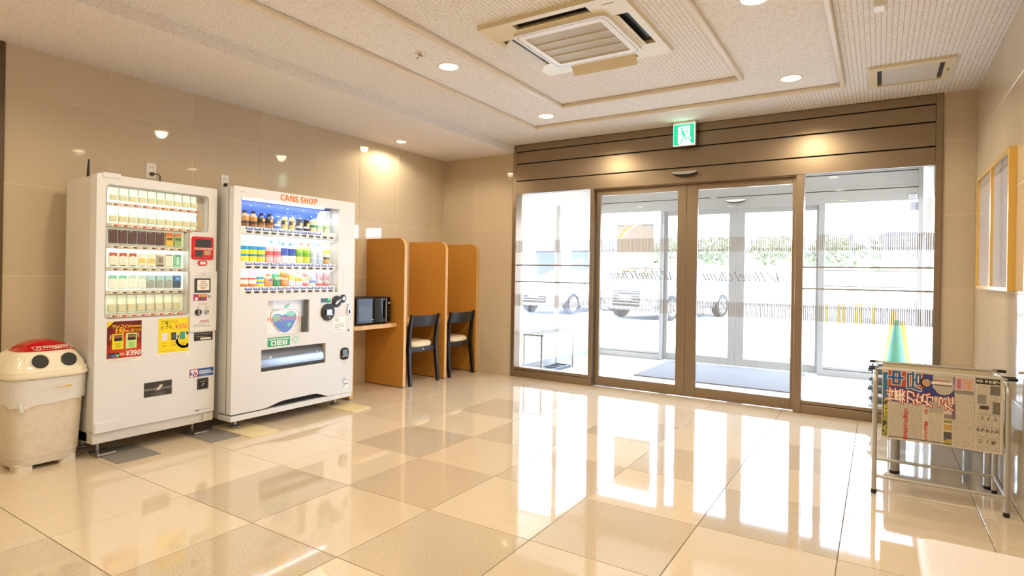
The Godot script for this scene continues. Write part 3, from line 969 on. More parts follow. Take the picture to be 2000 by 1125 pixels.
	line.call([[0.46, 0.27], [0.47, 0.36], [0.46, 0.46]], "#67c3a2", 0.005, -0.053)
	line.call([[0.66, 0.95], [0.74, 0.92], [0.80, 0.95], [0.90, 0.92]], "#f0a888", 0.002, -0.053)
	var panel := part("picture_panel", pp, M.print, o)
	words("lettering", "est Selection", 0.050, mat(Color(0.96, 0.55, 0.42), 0.5), o, Transform3D(Basis.IDENTITY, Vector3(0.462, 0.826, -0.052)), "Droid Sans", 0.001, 400, 0.0, 1.05)
	part("picture_side", B.new().box(0.640, 0.705, -0.055, 0.678, 0.975, -0.02), M.dark_grey, o)
	part("picture_pane", B.new().rect(0.283, 0.703, 0.678, 0.976, -0.006), M.glass, o)
	# eco stickers
	var es := B.new()
	es.tint("#1f9a62")
	es.poly(rr(0.287, 0.612, 0.490, 0.684, 0.006), 0.001)
	es.rect(0.297, 0.663, 0.480, 0.676, 0.0014, "#eef6f0")
	for i in 14: es.rect(0.300 + i * 0.0127, 0.665, 0.310 + i * 0.0127 - 0.003, 0.674, 0.0018, "#1f9a62")
	for i in 3: es.rect(0.318 + i * 0.052, 0.620, 0.362 + i * 0.052, 0.657, 0.0014, "#eef6f0")
	es.tint("#1f9a62")
	es.disc(0.340, 0.638, 0.012, 0.0018, 14)
	es.stroke([Vector2(0.382, 0.630), Vector2(0.388, 0.648), Vector2(0.402, 0.648), Vector2(0.406, 0.632), Vector2(0.392, 0.626)], 0.005, 0.0018)
	es.stroke([Vector2(0.436, 0.625), Vector2(0.446, 0.640), Vector2(0.437, 0.652), Vector2(0.450, 0.655), Vector2(0.456, 0.642), Vector2(0.446, 0.628)], 0.004, 0.0018)
	part("eco_sticker", es, M.print, o)
	var rs := B.new()
	rs.tint("#1f9a62"); rs.disc(0.546, 0.651, 0.038, 0.001, 24)
	rs.tint("#f2f4f0"); rs.disc(0.546, 0.651, 0.036, 0.0013, 24)
	rs.tint("#1f9a62"); rs.disc(0.546, 0.651, 0.028, 0.0016, 24)
	rs.tint("#f2f4f0"); rs.disc(0.546, 0.651, 0.023, 0.0019, 24)
	rs.tint("#1f9a62"); rs.stroke([Vector2(0.538, 0.640), Vector2(0.532, 0.654), Vector2(0.542, 0.666), Vector2(0.556, 0.660), Vector2(0.554, 0.645), Vector2(0.545, 0.640), Vector2(0.549, 0.655)], 0.004, 0.0022)
	part("round_sticker", rs, M.print, o)
	# take-out slot
	var slot := thing_part("take_out_slot", o)
	part("slot_box", B.new().box(0.232, 0.42, -0.166, 0.855, 0.6, -0.162), M.black, slot)
	var flap := B.new()
	flap.loft([[Vector3(0.24, 0.452, -0.012), Vector3(0.848, 0.452, -0.012), Vector3(0.848, 0.452, -0.018), Vector3(0.24, 0.452, -0.018)], [Vector3(0.24, 0.50, -0.014), Vector3(0.848, 0.50, -0.014), Vector3(0.848, 0.50, -0.02), Vector3(0.24, 0.50, -0.02)], [Vector3(0.24, 0.54, -0.026), Vector3(0.84, 0.54, -0.026), Vector3(0.84, 0.54, -0.032), Vector3(0.24, 0.54, -0.032)], [Vector3(0.24, 0.588, -0.056), Vector3(0.83, 0.588, -0.056), Vector3(0.83, 0.588, -0.062), Vector3(0.24, 0.588, -0.062)]])
	var fm := mat(Color(0.56, 0.58, 0.62), 0.22, 0.75)
	part("flap", flap, fm, slot)
	part("flap_edge", B.new().box(0.24, 0.428, -0.06, 0.85, 0.452, -0.012, 0.003), M.dark_grey, slot)
	for u in [0.33, 0.775]:
		part("flap_screw", B.new().puck(u, 0.525, 0.010, -0.024, -0.014, 0.003, 12), M.chrome, slot)
	# payment side
	var lcd := B.new()
	lcd.rect(0.792, 0.944, 0.898, 0.981, 0.0012, "#2c5450")
	part("price_display", lcd, M.plastic_print, o)
	part("display_lamp", B.new().box(0.868, 0.962, 0.001, 0.892, 0.979, 0.0022), glow(Color(0.25, 0.95, 0.45), 1.2), o)
	var pm := thing_part("payment_cluster", o)
	part("note_inlet", B.new().puck(0.866, 0.860, 0.071, 0.0, 0.016, 0.006, 32, 0.074), M.dark_grey, pm)
	part("inlet_plate", B.new().puck(0.866, 0.860, 0.060, 0.016, 0.019, 0.002, 32, 0.063), M.black, pm)
	part("note_slot", B.new().box(0.832, 0.838, 0.019, 0.895, 0.888, 0.032, 0.005), M.steel, pm)
	part("slot_lip", B.new().box(0.832, 0.832, 0.019, 0.897, 0.842, 0.036, 0.003), M.chrome, pm)
	part("inlet_lamp", B.new().puck(0.874, 0.813, 0.005, 0.019, 0.021, 0.001, 10), glow(Color(1.0, 0.7, 0.2), 1.5), pm)
	part("bridge", B.new().prism(PackedVector2Array([Vector2(0.895, 0.915), Vector2(0.93, 0.895), Vector2(0.95, 0.925), Vector2(0.915, 0.945)]), 0.0, 0.012), M.dark_grey, pm)
	part("coin_inlet", B.new().puck(0.960, 0.950, 0.049, 0.0, 0.016, 0.006, 28, 0.052), M.dark_grey, pm)
	part("coin_plate", B.new().puck(0.960, 0.950, 0.036, 0.016, 0.019, 0.002, 28, 0.038), M.black, pm)
	part("return_lever", B.new().prism(rounded([Vector2(0.925, 0.928), Vector2(0.942, 0.922), Vector2(0.998, 0.968), Vector2(0.992, 0.976), Vector2(0.94, 0.95)], 0.006), 0.019, 0.03, 0.003), M.steel, pm)
	part("key_ring", B.new().puck(1.033, 0.973, 0.034, 0.0, 0.014, 0.005, 24, 0.035), M.dark_grey, pm)
	part("key_core", B.new().puck(1.033, 0.973, 0.019, 0.014, 0.020, 0.003, 20), M.chrome, pm)
	part("lock_plate", B.new().prism(rr(1.080, 0.822, 1.128, 0.918, 0.023), 0.0, 0.010, 0.004), M.chrome, o)
	part("lock_hole", B.new().prism(rr(1.096, 0.836, 1.114, 0.868, 0.004), 0.010, 0.012), M.dark_grey, o)
	part("lock_core", B.new().puck(1.104, 0.893, 0.011, 0.010, 0.015, 0.002, 16), M.steel, o)
	part("key_button", B.new().puck(1.104, 0.686, 0.008, 0.0, 0.004, 0.001, 14), M.dark_grey, o)
	var nt := B.new()
	nt.rect(0.932, 0.682, 1.066, 0.812, 0.0012, "#f4f3f1")
	for r in [[0.80, 0.938, 0.985], [0.783, 0.95, 0.998], [0.773, 0.955, 0.998], [0.745, 0.945, 1.058], [0.730, 0.945, 1.055], [0.718, 0.945, 1.05], [0.708, 0.945, 0.985], [0.696, 0.952, 1.03]]:
		nt.rect(r[1], r[0], r[2], r[0] + 0.005, 0.0016, "#a9a9ae")
	part("notice_sticker", nt, M.paper, o)
	part("small_hatch", B.new().prism(rr(1.034, 1.056, 1.122, 1.248, 0.005), 0.0, 0.002, 0.001), M.white_paint, o)
	var rt := thing_part("coin_return", o)
	part("cup", B.new().prism(rr(1.013, 0.425, 1.110, 0.532, 0.034, 6), 0.0, 0.008, 0.004), M.dark_grey, rt)
	part("cup_inside", B.new().prism(rr(1.02, 0.433, 1.103, 0.525, 0.028, 6), 0.008, 0.0095), M.black_gloss, rt)
	part("cup_flap", B.new().prism(rr(1.03, 0.46, 1.093, 0.518, 0.012, 4), 0.0095, 0.015, 0.004), mat(Color(0.45, 0.47, 0.50), 0.25, 0.4), rt)
	part("cup_lip", B.new().box(1.022, 0.452, 0.0095, 1.1, 0.462, 0.02, 0.003), M.steel, rt)
	var sk := B.new()
	sk.rect(1.03, 0.166, 1.112, 0.268, 0.0012, "#eceef2")
	for r in [[0.254, 1.034, 1.09], [0.238, 1.034, 1.10], [0.222, 1.036, 1.06], [0.206, 1.05, 1.105], [0.200, 1.05, 1.105], [0.182, 1.036, 1.07]]:
		sk.rect(r[1], r[0], r[2], r[0] + 0.008, 0.0016, "#9aa2b0")
	part("rating_sticker", sk, M.paper, o)
	var cs := B.new()
	for i in 3: cs.rect(1.03 + i * 0.02, 0.405 - i * 0.010, 1.085 - i * 0.004, 0.409 - i * 0.010, 0.001, "#b9b5b2")
	part("return_caption", cs, M.paper, o)
	part("maker_mark", B.new().rect(0.04, 1.8, 0.085, 1.804, 0.001, "#b0aca6"), M.paper, o)
	# plates under the feet
	var cream := mat(Color(0.88, 0.80, 0.62), 0.4)
	for q in [[0.732, 0.965, "left"], [-0.207, 0.012, "right"]]:
		var pl := solo("floor_plate", B.new().prism(rr(-0.58, -q[1], -0.07, -q[0], 0.012), 0.0, 0.010, 0.003), cream, "cream floor plate under the %s foot of the drinks vending machine" % q[2], "floor plate", Transform3D(Basis(Vector3(1, 0, 0), Vector3(0, 0, -1), Vector3(0, 1, 0)), Vector3.ZERO), "cream floor plates")
	drinks(xf)

func thing_part(called, parent) -> Node3D:
	var o := Node3D.new()
	o.name = called
	parent.add_child(o, true)
	return o

# profile of a bottle or can, 0 to 1 high, with one colour for every band
func drink_mesh(kind: String, h: float, r: float, cols: Array) -> ArrayMesh:
	var p := []
	if kind == "can":
		p = [[r * 0.75, 0], [r, h * 0.06], [r, h * 0.18], [r, h * 0.45], [r, h * 0.55], [r, h * 0.90], [r * 0.86, h * 0.97], [r * 0.86, h], [0, h * 0.985]]
	elif kind == "slim":
		p = [[r * 0.8, 0], [r, h * 0.05], [r, h * 0.22], [r, h * 0.40], [r, h * 0.70], [r, h * 0.92], [r * 0.82, h * 0.97], [r * 0.82, h], [0, h * 0.985]]
	elif kind == "short":     # aluminium bottle with a screw cap
		p = [[r * 0.8, 0], [r, h * 0.05], [r, h * 0.20], [r, h * 0.34], [r, h * 0.62], [r * 0.62, h * 0.78], [r * 0.5, h * 0.82], [r * 0.52, h * 0.83], [r * 0.5, h], [0, h]]
	else:
		p = [[r * 0.8, 0], [r, h * 0.03], [r, h * 0.22], [r, h * 0.30], [r, h * 0.48], [r, h * 0.62], [r * 0.85, h * 0.74], [r * 0.42, h * 0.87], [r * 0.40, h * 0.90], [r * 0.46, h * 0.905], [r * 0.45, h], [0, h]]
	return B.new().lathe(p, 18, cols).mesh()

func drinks(xf: Transform3D):
	var W := "#f6f6f8"
	# [kind, height, radius, band colours from the bottom up, emblem colour or "", label, group]
	var brown := ["#8a5a30", "#8a5a30", "#3a2a22", "#b98a5a", "#b98a5a", "#c89a6a", "#c89a6a", "#3a302a", "#3a302a"]
	var dark := ["#2a2a30", "#b98a5a", "#8a5a30", "#26262c", "#26262c", "#3a3a40", "#3a3a40", "#26262c", "#26262c"]
	var gold := ["#c9b060", "#d8c878", "#cdb566", "#3b3a38", "#e0d080", "#d8c878", "#c0c0c0", "#c0c0c0"]
	var black := ["#22222a", "#30303a", "#e0e0e8", "#22222a", "#22222a", "#30303a", "#c0c0c0", "#c0c0c0"]
	var sport := [W, "#f2ea50", "#2f9ad0", "#e8e83c", "#2f9ad0", "#bfe4f2", W, W, W, W, W]
	var peach := ["#f2a8b0", "#f6ccd2", "#f9b0b8", "#e86a70", "#f6d4d8", "#f6c2c8", "#f6c2c8", "#f6c2c8", "#f0d0d4", W, W]
	var iso := [W, W, W, "#2f57c4", "#2f57c4", W, "#3a62cc", W, W, W, W]
	var lime := ["#c8dc50", "#dce86a", "#e8e050", "#7fc23a", "#a8d850", "#d4ec90", "#d8ecb0", "#e0f0c8", "#e0f0c8", W, W]
	var water := ["#d4def0", "#bcd0ee", "#e0e8f4", "#cdd9ee", "#dde6f2", "#d0dcee", "#dbe4f2", "#dbe4f2", "#e4ecf6", "#6f94d8", "#6f94d8"]
	var orc := ["#c0a070", "#f08a40", "#f6ece4", "#e2662e", "#f6ece4", "#f0b080", "#d0d0d0", "#d0d0d0"]
	var rows := [
		[1.549, [["short", 0.125, 0.033, brown, "#e0a83c", "brown coffee bottle at the left end of the top row of the drinks machine"], ["short", 0.125, 0.033, brown, "#e0a83c", "second of the two brown coffee bottles in the top row, beside the black ones"],
			["short", 0.115, 0.033, dark, "#e0b060", "first of the two black coffee bottles with screw caps in the top row"], ["short", 0.115, 0.033, dark, "#e0b060", "second of the two black coffee bottles with screw caps, next to the blue can"],
			["slim", 0.105, 0.025, ["#2f6fd0", "#2f6fd0", "#e8f0ff", "#2f6fd0", "#2f6fd0", "#2f6fd0", "#c0c0c0", "#c0c0c0"], "#f0c830", "slim blue can with a yellow emblem in the top row of the drinks machine"],
			["slim", 0.105, 0.025, gold, "#f0dc60", "first of the two slim gold cans in the top row, beside the blue can"], ["slim", 0.105, 0.025, gold, "#f0dc60", "second of the two slim gold cans in the top row, beside the black cans"],
			["slim", 0.105, 0.025, black, "#f0c040", "first of the two slim black cans with a gold emblem in the top row"], ["slim", 0.105, 0.025, black, "#f0c040", "second of the two slim black cans in the top row, beside the tea bottle"],
			["bottle", 0.125, 0.027, ["#e4d9a0", "#e8dc9c", "#efe8c8", "#3f8f5a", "#efe8c8", "#e8b84a", "#e8e0b0", "#4a9a68", "#4a9a68", "#4a9a68", "#4a9a68"], "", "small green-capped tea bottle near the right end of the top row"],
			["bottle", 0.125, 0.027, ["#e8ecc8", "#f0f0c8", "#e0ecd0", "#b8dca0", "#f0f4e0", "#e8ecd0", W, W, W, W, W], "", "pale yellow bottle second from the right end of the top row"], ["bottle", 0.125, 0.027, ["#eceee0", "#f2f0d0", "#d8e8d0", "#a8d098", "#f0f4e0", "#e8ecd0", W, W, W, W, W], "", "pale green bottle at the right end of the top row"]]],
		[1.279, [["bottle", 0.196, 0.034, sport, "", "white-capped sports drink bottle at the left end of the middle row"], ["bottle", 0.196, 0.034, sport, "", "second white-capped blue and yellow sports drink bottle in the middle row"], ["bottle", 0.196, 0.034, sport, "", "third white-capped sports drink bottle, beside the pink peach drinks"],
			["bottle", 0.185, 0.033, peach, "#6fb89a", "first of the two pink peach drink bottles in the middle row"], ["bottle", 0.185, 0.033, peach, "#6fb89a", "second of the two pink peach drink bottles, beside the blue and white ones"],
			["bottle", 0.190, 0.034, iso, "", "first of the two blue and white banded bottles in the middle row"], ["bottle", 0.190, 0.034, iso, "", "second of the two blue and white banded bottles, beside the lime drinks"],
			["bottle", 0.180, 0.033, lime, "#f08040", "first of the two lime green bottles in the middle row"], ["bottle", 0.180, 0.033, lime, "#f08040", "second of the two lime green bottles, beside the clear water bottles"],
			["bottle", 0.182, 0.033, water, "#8fb0e8", "clear water bottle with a blue cap beside the lime drinks"], ["bottle", 0.165, 0.032, water, "", "shorter clear water bottle beside the lemon drink"],
			["bottle", 0.190, 0.030, ["#d9a040", "#e0b050", "#404a58", "#f0f0e0", "#f2dc60", "#e8e6c8", "#e6ecd8", "#e6ecd8", "#e6ecd8", "#f0e070", "#f0e070"], "", "lemon drink bottle with a dark band at the right end of the middle row"]]],
		[1.087, [["can", 0.122, 0.032, orc, "", "orange and white can at the left end of the bottom row"], ["can", 0.122, 0.032, orc, "", "second orange and white can in the bottom row, beside the small sports bottle"],
			["bottle", 0.124, 0.030, ["#f2ea50", "#f2ea50", "#2f9ad0", "#e8e83c", "#2f9ad0", "#cfe8f4", W, W, W, W, W], "", "small blue and white sports bottle in the bottom row"], ["short", 0.100, 0.034, ["#e88850", "#f0a070", "#f0a070", "#f2a878", "#f2a878", "#f0a070", "#f0a070", "#e87040", "#e87040"], "#9a6fb0", "squat orange bottle in the bottom row beside the green can"],
			["can", 0.105, 0.033, ["#2f9a62", "#2f9a62", "#2f9a62", "#2f9a62", "#4ab078", "#4ab078", "#c0c0c0", "#c0c0c0"], "", "green can with white lettering in the bottom row"], ["can", 0.122, 0.032, ["#f08a40", "#f08a40", "#f0a060", "#f4e0c8", "#f07830", "#f2c830", "#f2d840", "#c0c0c0"], "", "orange and yellow fruit can beside the green can in the bottom row"],
			["can", 0.108, 0.030, ["#e0e0f0", "#e4e4f2", "#eceaf4", "#f2dca0", "#f2d078", "#f4f0ec", "#d0d0d0", "#d0d0d0"], "", "white can with a pale orange band in the bottom row"], ["short", 0.118, 0.029, ["#c8c8e0", "#e8e8f4", "#f4f4f8", "#f2c040", "#f0f0f6", "#e8e8f0", "#e8e8f0", "#e88080", "#e88080"], "#f2b430", "white bottle with a yellow emblem and red cap in the bottom row"],
			["slim", 0.110, 0.025, ["#d86a80", "#e07088", "#f6e4e0", "#f6e4e0", "#e88a80", "#d86060", "#c0c0c0", "#c0c0c0"], "#f0c050", "slim red and cream can in the bottom row"], ["slim", 0.115, 0.027, ["#f0e8d0", "#f0e8d0", "#7f9adc", "#b0c4ee", "#eef2fa", "#7f9adc", "#c0c0c0", "#c0c0c0"], "#f4f4f4", "slim blue and cream can in the bottom row"],
			["can", 0.115, 0.030, ["#e06a78", "#e06a78", "#d8d8da", "#c4c4c6", "#e4a0a8", "#e06a78", "#c0c0c0", "#c0c0c0"], "#e88088", "first of the two grey and red cans at the right end of the bottom row"], ["can", 0.115, 0.030, ["#e06a78", "#e06a78", "#c8c8ca", "#b0b0b4", "#c4a0a8", "#e06a78", "#c0c0c0", "#c0c0c0"], "#e88088", "second grey and red can, last at the right end of the bottom row"]]]]
	var g := ["drinks in the top row", "drinks in the middle row", "drinks in the bottom row"]
	for r in 3:
		for k in 12:
			var q: Array = rows[r][1][k]
			var called: String = "drink_can" if q[0] in ["can", "slim"] else "drink_bottle"
			var o := solo(called, drink_mesh(q[0], q[1], q[2], q[3]), M.plastic_print, q[5], "can" if called == "drink_can" else "bottle", xf * Transform3D(Basis.IDENTITY, Vector3(0.130 + 0.0712 * k, rows[r][0], -0.085)), g[r])
			if q[4] != "":
				var em := B.new()
				em.tint(q[4])
				em.puck(0, q[1] * (0.52 if q[0] != "bottle" else 0.88), 0.014, q[2] * 0.9, q[2] + 0.002, 0.001, 14)
				part("emblem", em, M.plastic_print, o)
			if q[5].begins_with("green can"):
				words("lettering", "Spri", 0.036, M.white_plastic, o, Transform3D(Basis.IDENTITY, Vector3(0, 0.066, 0.0345)), "Droid Sans", 0.001, 700, 0.2, 0.95)

# ---------------------------------------------------------------- stroke lettering for the Japanese on posters
const STROKES := {"ワ": "12 15|12 82 74 58", "ン": "13 35|18 57 83", "コ": "22 82 88|18 98", "イ": "82 55 26|54 59", "円": "12 92 99|12 19|52 56|16 96", "の": "53 45 28 16 24 52 84 86 69", "お": "13 53|41 47 28 16 35 65 87 78 58|73 95",
	"つ": "13 53 84 86 58", "り": "22 26 35|72 76 59", "丁": "12 92|52 58 38", "度": "51 53|13 93|13 16 09|25 85|43 47|73 77|47 77|38 78 49 29|48 89", "い": "22 26 48|72 86", "オ": "13 93|63 69 59|63 45 18", "ズ": "22 72 55 28|56 88|81 93|71 83", "モ": "22 82|15 95|42 48 88", "。": "28 38 39 29 28",
	"中": "23 83 87 27 23|50 59", "居": "12 82 85 15|12 15 09|25 95|55 57|37 87 89 39 37", "性": "21 29|13 15|33 35|52 44|44 94|46 86|71 79|39 99", "暴": "21 81 84 24 21|22 82|15 95|35 37|65 67|07 97|47 29|57 89|50 59", "力": "13 93 88 69|53 38 19", "な": "13 53|41 26|63 84|65 68 48 37 67 89",
	"か": "13 73 78 58|41 17|82 95", "っ": "25 65 86 78 58", "た": "12 62|41 18|55 94|56 58 98", "ア": "12 82 63|53 46 29", "テ": "22 72|14 94|54 46 29", "レ": "21 28 85", "ヒ": "21 28 88|25 75", "リ": "22 26|72 76 59", "グ": "42 25|32 82 66 39|83 95|72 84", "ス": "22 82 65 18|56 98", "マ": "12 92 55|35 57", "ホ": "14 94|52 58|36 28|76 88", "て": "13 83 55 46 58 79", "し": "32 37 59 88", "へ": "15 42 97", "切": "13 43|21 26 45|52 92 98 78|72 66 49", "一": "15 95", "ラ": "22 82|14 94 76 49", "ケ": "32 15|24 94|64 58 39", "き": "13 83|14 94|41 77|25 27 59 79"}

func strokes_of(ch: String) -> Array:
	var r := []
	if not STROKES.has(ch): return r
	for s in STROKES[ch].split("|"):
		var a := []
		for q in s.split(" "): a.append(Vector2(q[0].to_int() / 9.0, q[1].to_int() / 9.0))
		r.append(a)
	return r

func kana(b: B, s: String, x: float, y: float, size: float, w: float, z: float, wide := 1.0, slant := 0.0):      # x, y: lower left corner of the first character
	for i in s.length():
		for st in strokes_of(s[i]):
			var a := []
			for p in st: a.append(Vector2(x + (i + p.x * 0.92) * size * wide + slant * (1 - p.y) * size, y + (1 - p.y) * size))
			b.stroke(a, w, z)

# ---------------------------------------------------------------- the cigarette machine
func tobacco_machine():
	var xf := Transform3D(MACHINE, Vector3(-0.42, 0, 1.825))
	var o := thing("cigarette_vending_machine", "narrow white cigarette vending machine with a lit window of packs and red and yellow posters", "vending machine", xf)
	var W := 0.782
	part("cabinet", B.new().box(0.0, 0.10, -0.445, W, 1.80, -0.085, 0.005), M.white_side, o)
	var hole := rounded([Vector2(0.053, 0.888), Vector2(0.583, 0.888), Vector2(0.583, 1.484), Vector2(0.719, 1.484), Vector2(0.719, 1.751), Vector2(0.053, 1.751)], 0.03, 5)
	part("door", B.new().plate(rr(0.0, 0.168, W, 1.812, 0.012), [hole], -0.084, 0.0), M.white_paint, o)
	part("door_cap", B.new().box(0.03, 1.79, -0.09, 0.135, 1.824, 0.006, 0.004), M.white_paint, o)
	part("door_corner", B.new().box(0.005, 0.165, -0.08, 0.135, 0.235, 0.006, 0.004), M.white_paint, o)
	part("base", B.new().box(0.0, 0.098, -0.44, W, 0.166, -0.012, 0.003), M.white_side, o)
	part("base_latch", B.new().box(0.70, 0.105, -0.012, 0.775, 0.160, 0.0, 0.003), mat(Color(0.8, 0.79, 0.75), 0.3), o)
	for q in [[0.085, -0.15], [0.79 - 0.085, -0.15], [0.085, -0.38], [0.705, -0.38]]:
		part("levelling_foot", B.new().lathe([[0.03, 0.0], [0.03, 0.008], [0.010, 0.014], [0.009, 0.1]], 14), M.steel, o, Vector3(q[0], 0.005, q[1]))
	for u in [0.10, 0.72]:
		part("floor_bracket", B.new().box(u - 0.06, 0.0055, -0.17, u + 0.05, 0.022, -0.03, 0.004), M.steel, o)
	# window: bezel with rows
	part("bezel", B.new().box(0.045, 0.88, -0.078, 0.727, 1.76, -0.074), M.grey_bezel, o)
	part("window_lip", B.new().ring(hole, rounded([Vector2(0.057, 0.892), Vector2(0.579, 0.892), Vector2(0.579, 1.488), Vector2(0.715, 1.488), Vector2(0.715, 1.747), Vector2(0.057, 1.747)], 0.028, 5), -0.006, 0.0015), mat(Color(0.62, 0.60, 0.58), 0.4), o)
	var red_glow := glow(Color(1.0, 0.12, 0.10), 1.6)
	var panes := [[1.645, 1.742, 0.664, M.backlit], [1.508, 1.618, 0.664, M.backlit], [1.366, 1.480, 0.578, M.backlit_dim], [1.222, 1.338, 0.578, M.backlit], [1.068, 1.192, 0.578, M.backlit], [0.916, 1.038, 0.578, M.backlit_dim]]
	var by := [1.631, 1.4925, 1.3525, 1.207, 1.054, 0.901]
	var bm = B.new().prism(rr(-0.021, -0.0085, 0.021, 0.0085, 0.008), 0, 0.006, 0.002).mesh()
	var bd = B.new().prism(rr(-0.006, -0.0045, 0.019, 0.0045, 0.004), 0.006, 0.0072).mesh()
	var bs = B.new().prism(rr(0.006, -0.0045, 0.019, 0.0045, 0.004), 0.0072, 0.008).mesh()
	for r in 6:
		var row := thing_part("display_row", o)
		var n := 10 if r < 2 else 8
		part("backlit_panel", B.new().box(0.072, panes[r][0], -0.074, panes[r][2], panes[r][1], -0.068), panes[r][3], row)
		part("button_strip", B.new().box(0.062, by[r] - 0.011, -0.074, panes[r][2] + 0.006, by[r] + 0.013, -0.045, 0.003), M.grey_bezel, row)
		for k in n:
			var u := 0.121 + 0.0585 * k
			part("select_button", bm, M.ivory, row, Vector3(u, by[r], -0.045))
			part("button_slot", bd, M.dark_grey, row, Vector3(u, by[r], -0.045))
			if r in [0, 1, 5]: part("sold_out_lamp", bs, red_glow, row, Vector3(u, by[r], -0.045))
		if r in [0, 1, 5]:       # empty rows: clear trays
			var tray := mat(Color(0.86, 0.85, 0.70), 0.4)
			for k in n:
				var u := 0.092 + 0.0585 * k
				part("pack_tray", B.new().box(u + 0.004, panes[r][0] + 0.012, -0.066, u + 0.05, panes[r][0] + (0.05 if r != 5 else 0.062), -0.052, 0.003), tray, row)
				if k > 0: part("divider", B.new().box(u - 0.0006, panes[r][0], -0.067, u + 0.0006, panes[r][1], -0.055), mat(Color(0.80, 0.83, 0.80), 0.3), row)
	for q in [[1.646, 0.664], [1.615, 0.664], [1.336, 0.578], [1.190, 0.578]]:
		part("fluorescent_tube", B.new().box(0.075, q[0] - 0.004, -0.067, q[1], q[0] + 0.004, -0.06, 0.002), M.cool_tube, o)
	for q in [[1.69, 0.37, 0.55, 0.10], [1.56, 0.37, 0.55, 0.10], [1.28, 0.32, 0.48, 0.08], [1.13, 0.32, 0.48, 0.08]]:
		var a := AreaLight3D.new()
		a.name = "display_light"
		a.area_size = Vector2(q[2], 0.03)
		a.light_color = Color(0.97, 1.0, 0.95)
		a.light_energy = q[3] * 0.35
		a.shadow_enabled = true
		o.add_child(a, true)
		a.position = Vector3(q[1], q[0] - 0.0, -0.04)
		a.rotation = Vector3(0, PI, 0)
	part("window_pane", B.new().poly(hole, -0.010), M.display_glass, o)
	var tg := B.new()
	tg.rect(0.682, 1.505, 0.714, 1.618, -0.07, "#ead2ae")
	for i in 9: tg.rect(0.687, 1.512 + i * 0.011, 0.708, 1.515 + i * 0.011, -0.0695, "#c7a983")
	part("price_note", tg, M.paper, o)
	# reader and coin side
	part("card_reader", B.new().prism(rr(0.598, 1.287, 0.756, 1.451, 0.014), 0.0, 0.012, 0.004), M.red, o)
	part("reader_panel", B.new().prism(rr(0.620, 1.374, 0.736, 1.433, 0.004), 0.012, 0.015, 0.002), M.dark_grey, o)
	part("reader_panel", B.new().prism(rr(0.620, 1.306, 0.672, 1.352, 0.004), 0.012, 0.015, 0.002), M.dark_grey, o)
	part("reader_panel", B.new().prism(rr(0.682, 1.318, 0.730, 1.352, 0.004), 0.012, 0.016, 0.002), mat(Color(0.72, 0.62, 0.48), 0.4), o)
	var cap := B.new()
	cap.rect(0.612, 1.357, 0.744, 1.370, 0.0128, "#e8d9cc")
	for i in 6: cap.rect(0.618 + i * 0.02, 1.360, 0.632 + i * 0.02, 1.367, 0.0132, "#b04030")
	part("reader_caption", cap, M.print, o)
	part("call_button", B.new().prism(rr(0.644, 1.242, 0.712, 1.279, 0.016), 0.0, 0.006, 0.002), M.red, o)
	part("button_cap", B.new().prism(rr(0.656, 1.250, 0.700, 1.271, 0.010), 0.006, 0.009, 0.002), M.white_plastic, o)
	var cv := thing_part("coin_panel", o)
	part("cover", B.new().prism(rr(0.588, 0.762, 0.786, 1.202, 0.008), 0.0, 0.012, 0.004), M.white_paint, cv)
	part("inset_line", B.new().ring(rr(0.600, 0.875, 0.760, 1.190, 0.03), rr(0.602, 0.877, 0.758, 1.188, 0.028), 0.012, 0.0126), M.grey_bezel, cv)
	part("screen_frame", B.new().prism(rr(0.616, 1.046, 0.734, 1.150, 0.004), 0.012, 0.018, 0.003), M.dark_grey, cv)
	var sc := B.new()
	sc.rect(0.634, 1.064, 0.722, 1.138, 0.0185, "#ece4dc")
	for l in [[1.125, 0.66, 0.695], [1.112, 0.655, 0.70], [1.098, 0.645, 0.712], [1.084, 0.65, 0.706], [1.075, 0.66, 0.69]]: sc.rect(l[1], l[0], l[2], l[0] + 0.006, 0.019, "#b0887a" if l[0] < 1.09 else "#8a8480")
	part("screen", sc, M.print, cv)
	var mg := B.new()
	mg.rect(0.610, 0.986, 0.708, 1.035, 0.0126, "#b3226a")
	mg.rect(0.622, 0.990, 0.642, 1.012, 0.013, "#f0e8e4")
	mg.rect(0.652, 0.990, 0.666, 1.014, 0.013, "#6a3a30")
	mg.rect(0.672, 0.990, 0.690, 1.014, 0.013, "#3a6a4a")
	part("price_sticker", mg, M.print, cv)
	words("lettering", "¥330", 0.026, mat(Color(0.98, 0.80, 0.20), 0.5), cv, Transform3D(Basis.IDENTITY, Vector3(0.674, 1.024, 0.0132)), "Droid Sans", 0.0006, 700)
	part("lock", B.new().puck(0.727, 1.016, 0.012, 0.012, 0.018, 0.002, 16), M.steel, cv)
	part("coin_dial", B.new().puck(0.646, 0.905, 0.024, 0.012, 0.022, 0.004, 24), M.dark_grey, cv)
	part("coin_slot", B.new().box(0.638, 0.886, 0.022, 0.654, 0.924, 0.027, 0.002), M.chrome, cv)
	part("coin_return", B.new().puck(0.708, 0.907, 0.019, 0.012, 0.018, 0.003, 20), M.steel, cv)
	part("return_lever", B.new().box(0.694, 0.904, 0.018, 0.722, 0.913, 0.026, 0.003), M.chrome, cv)
	var cp := B.new()
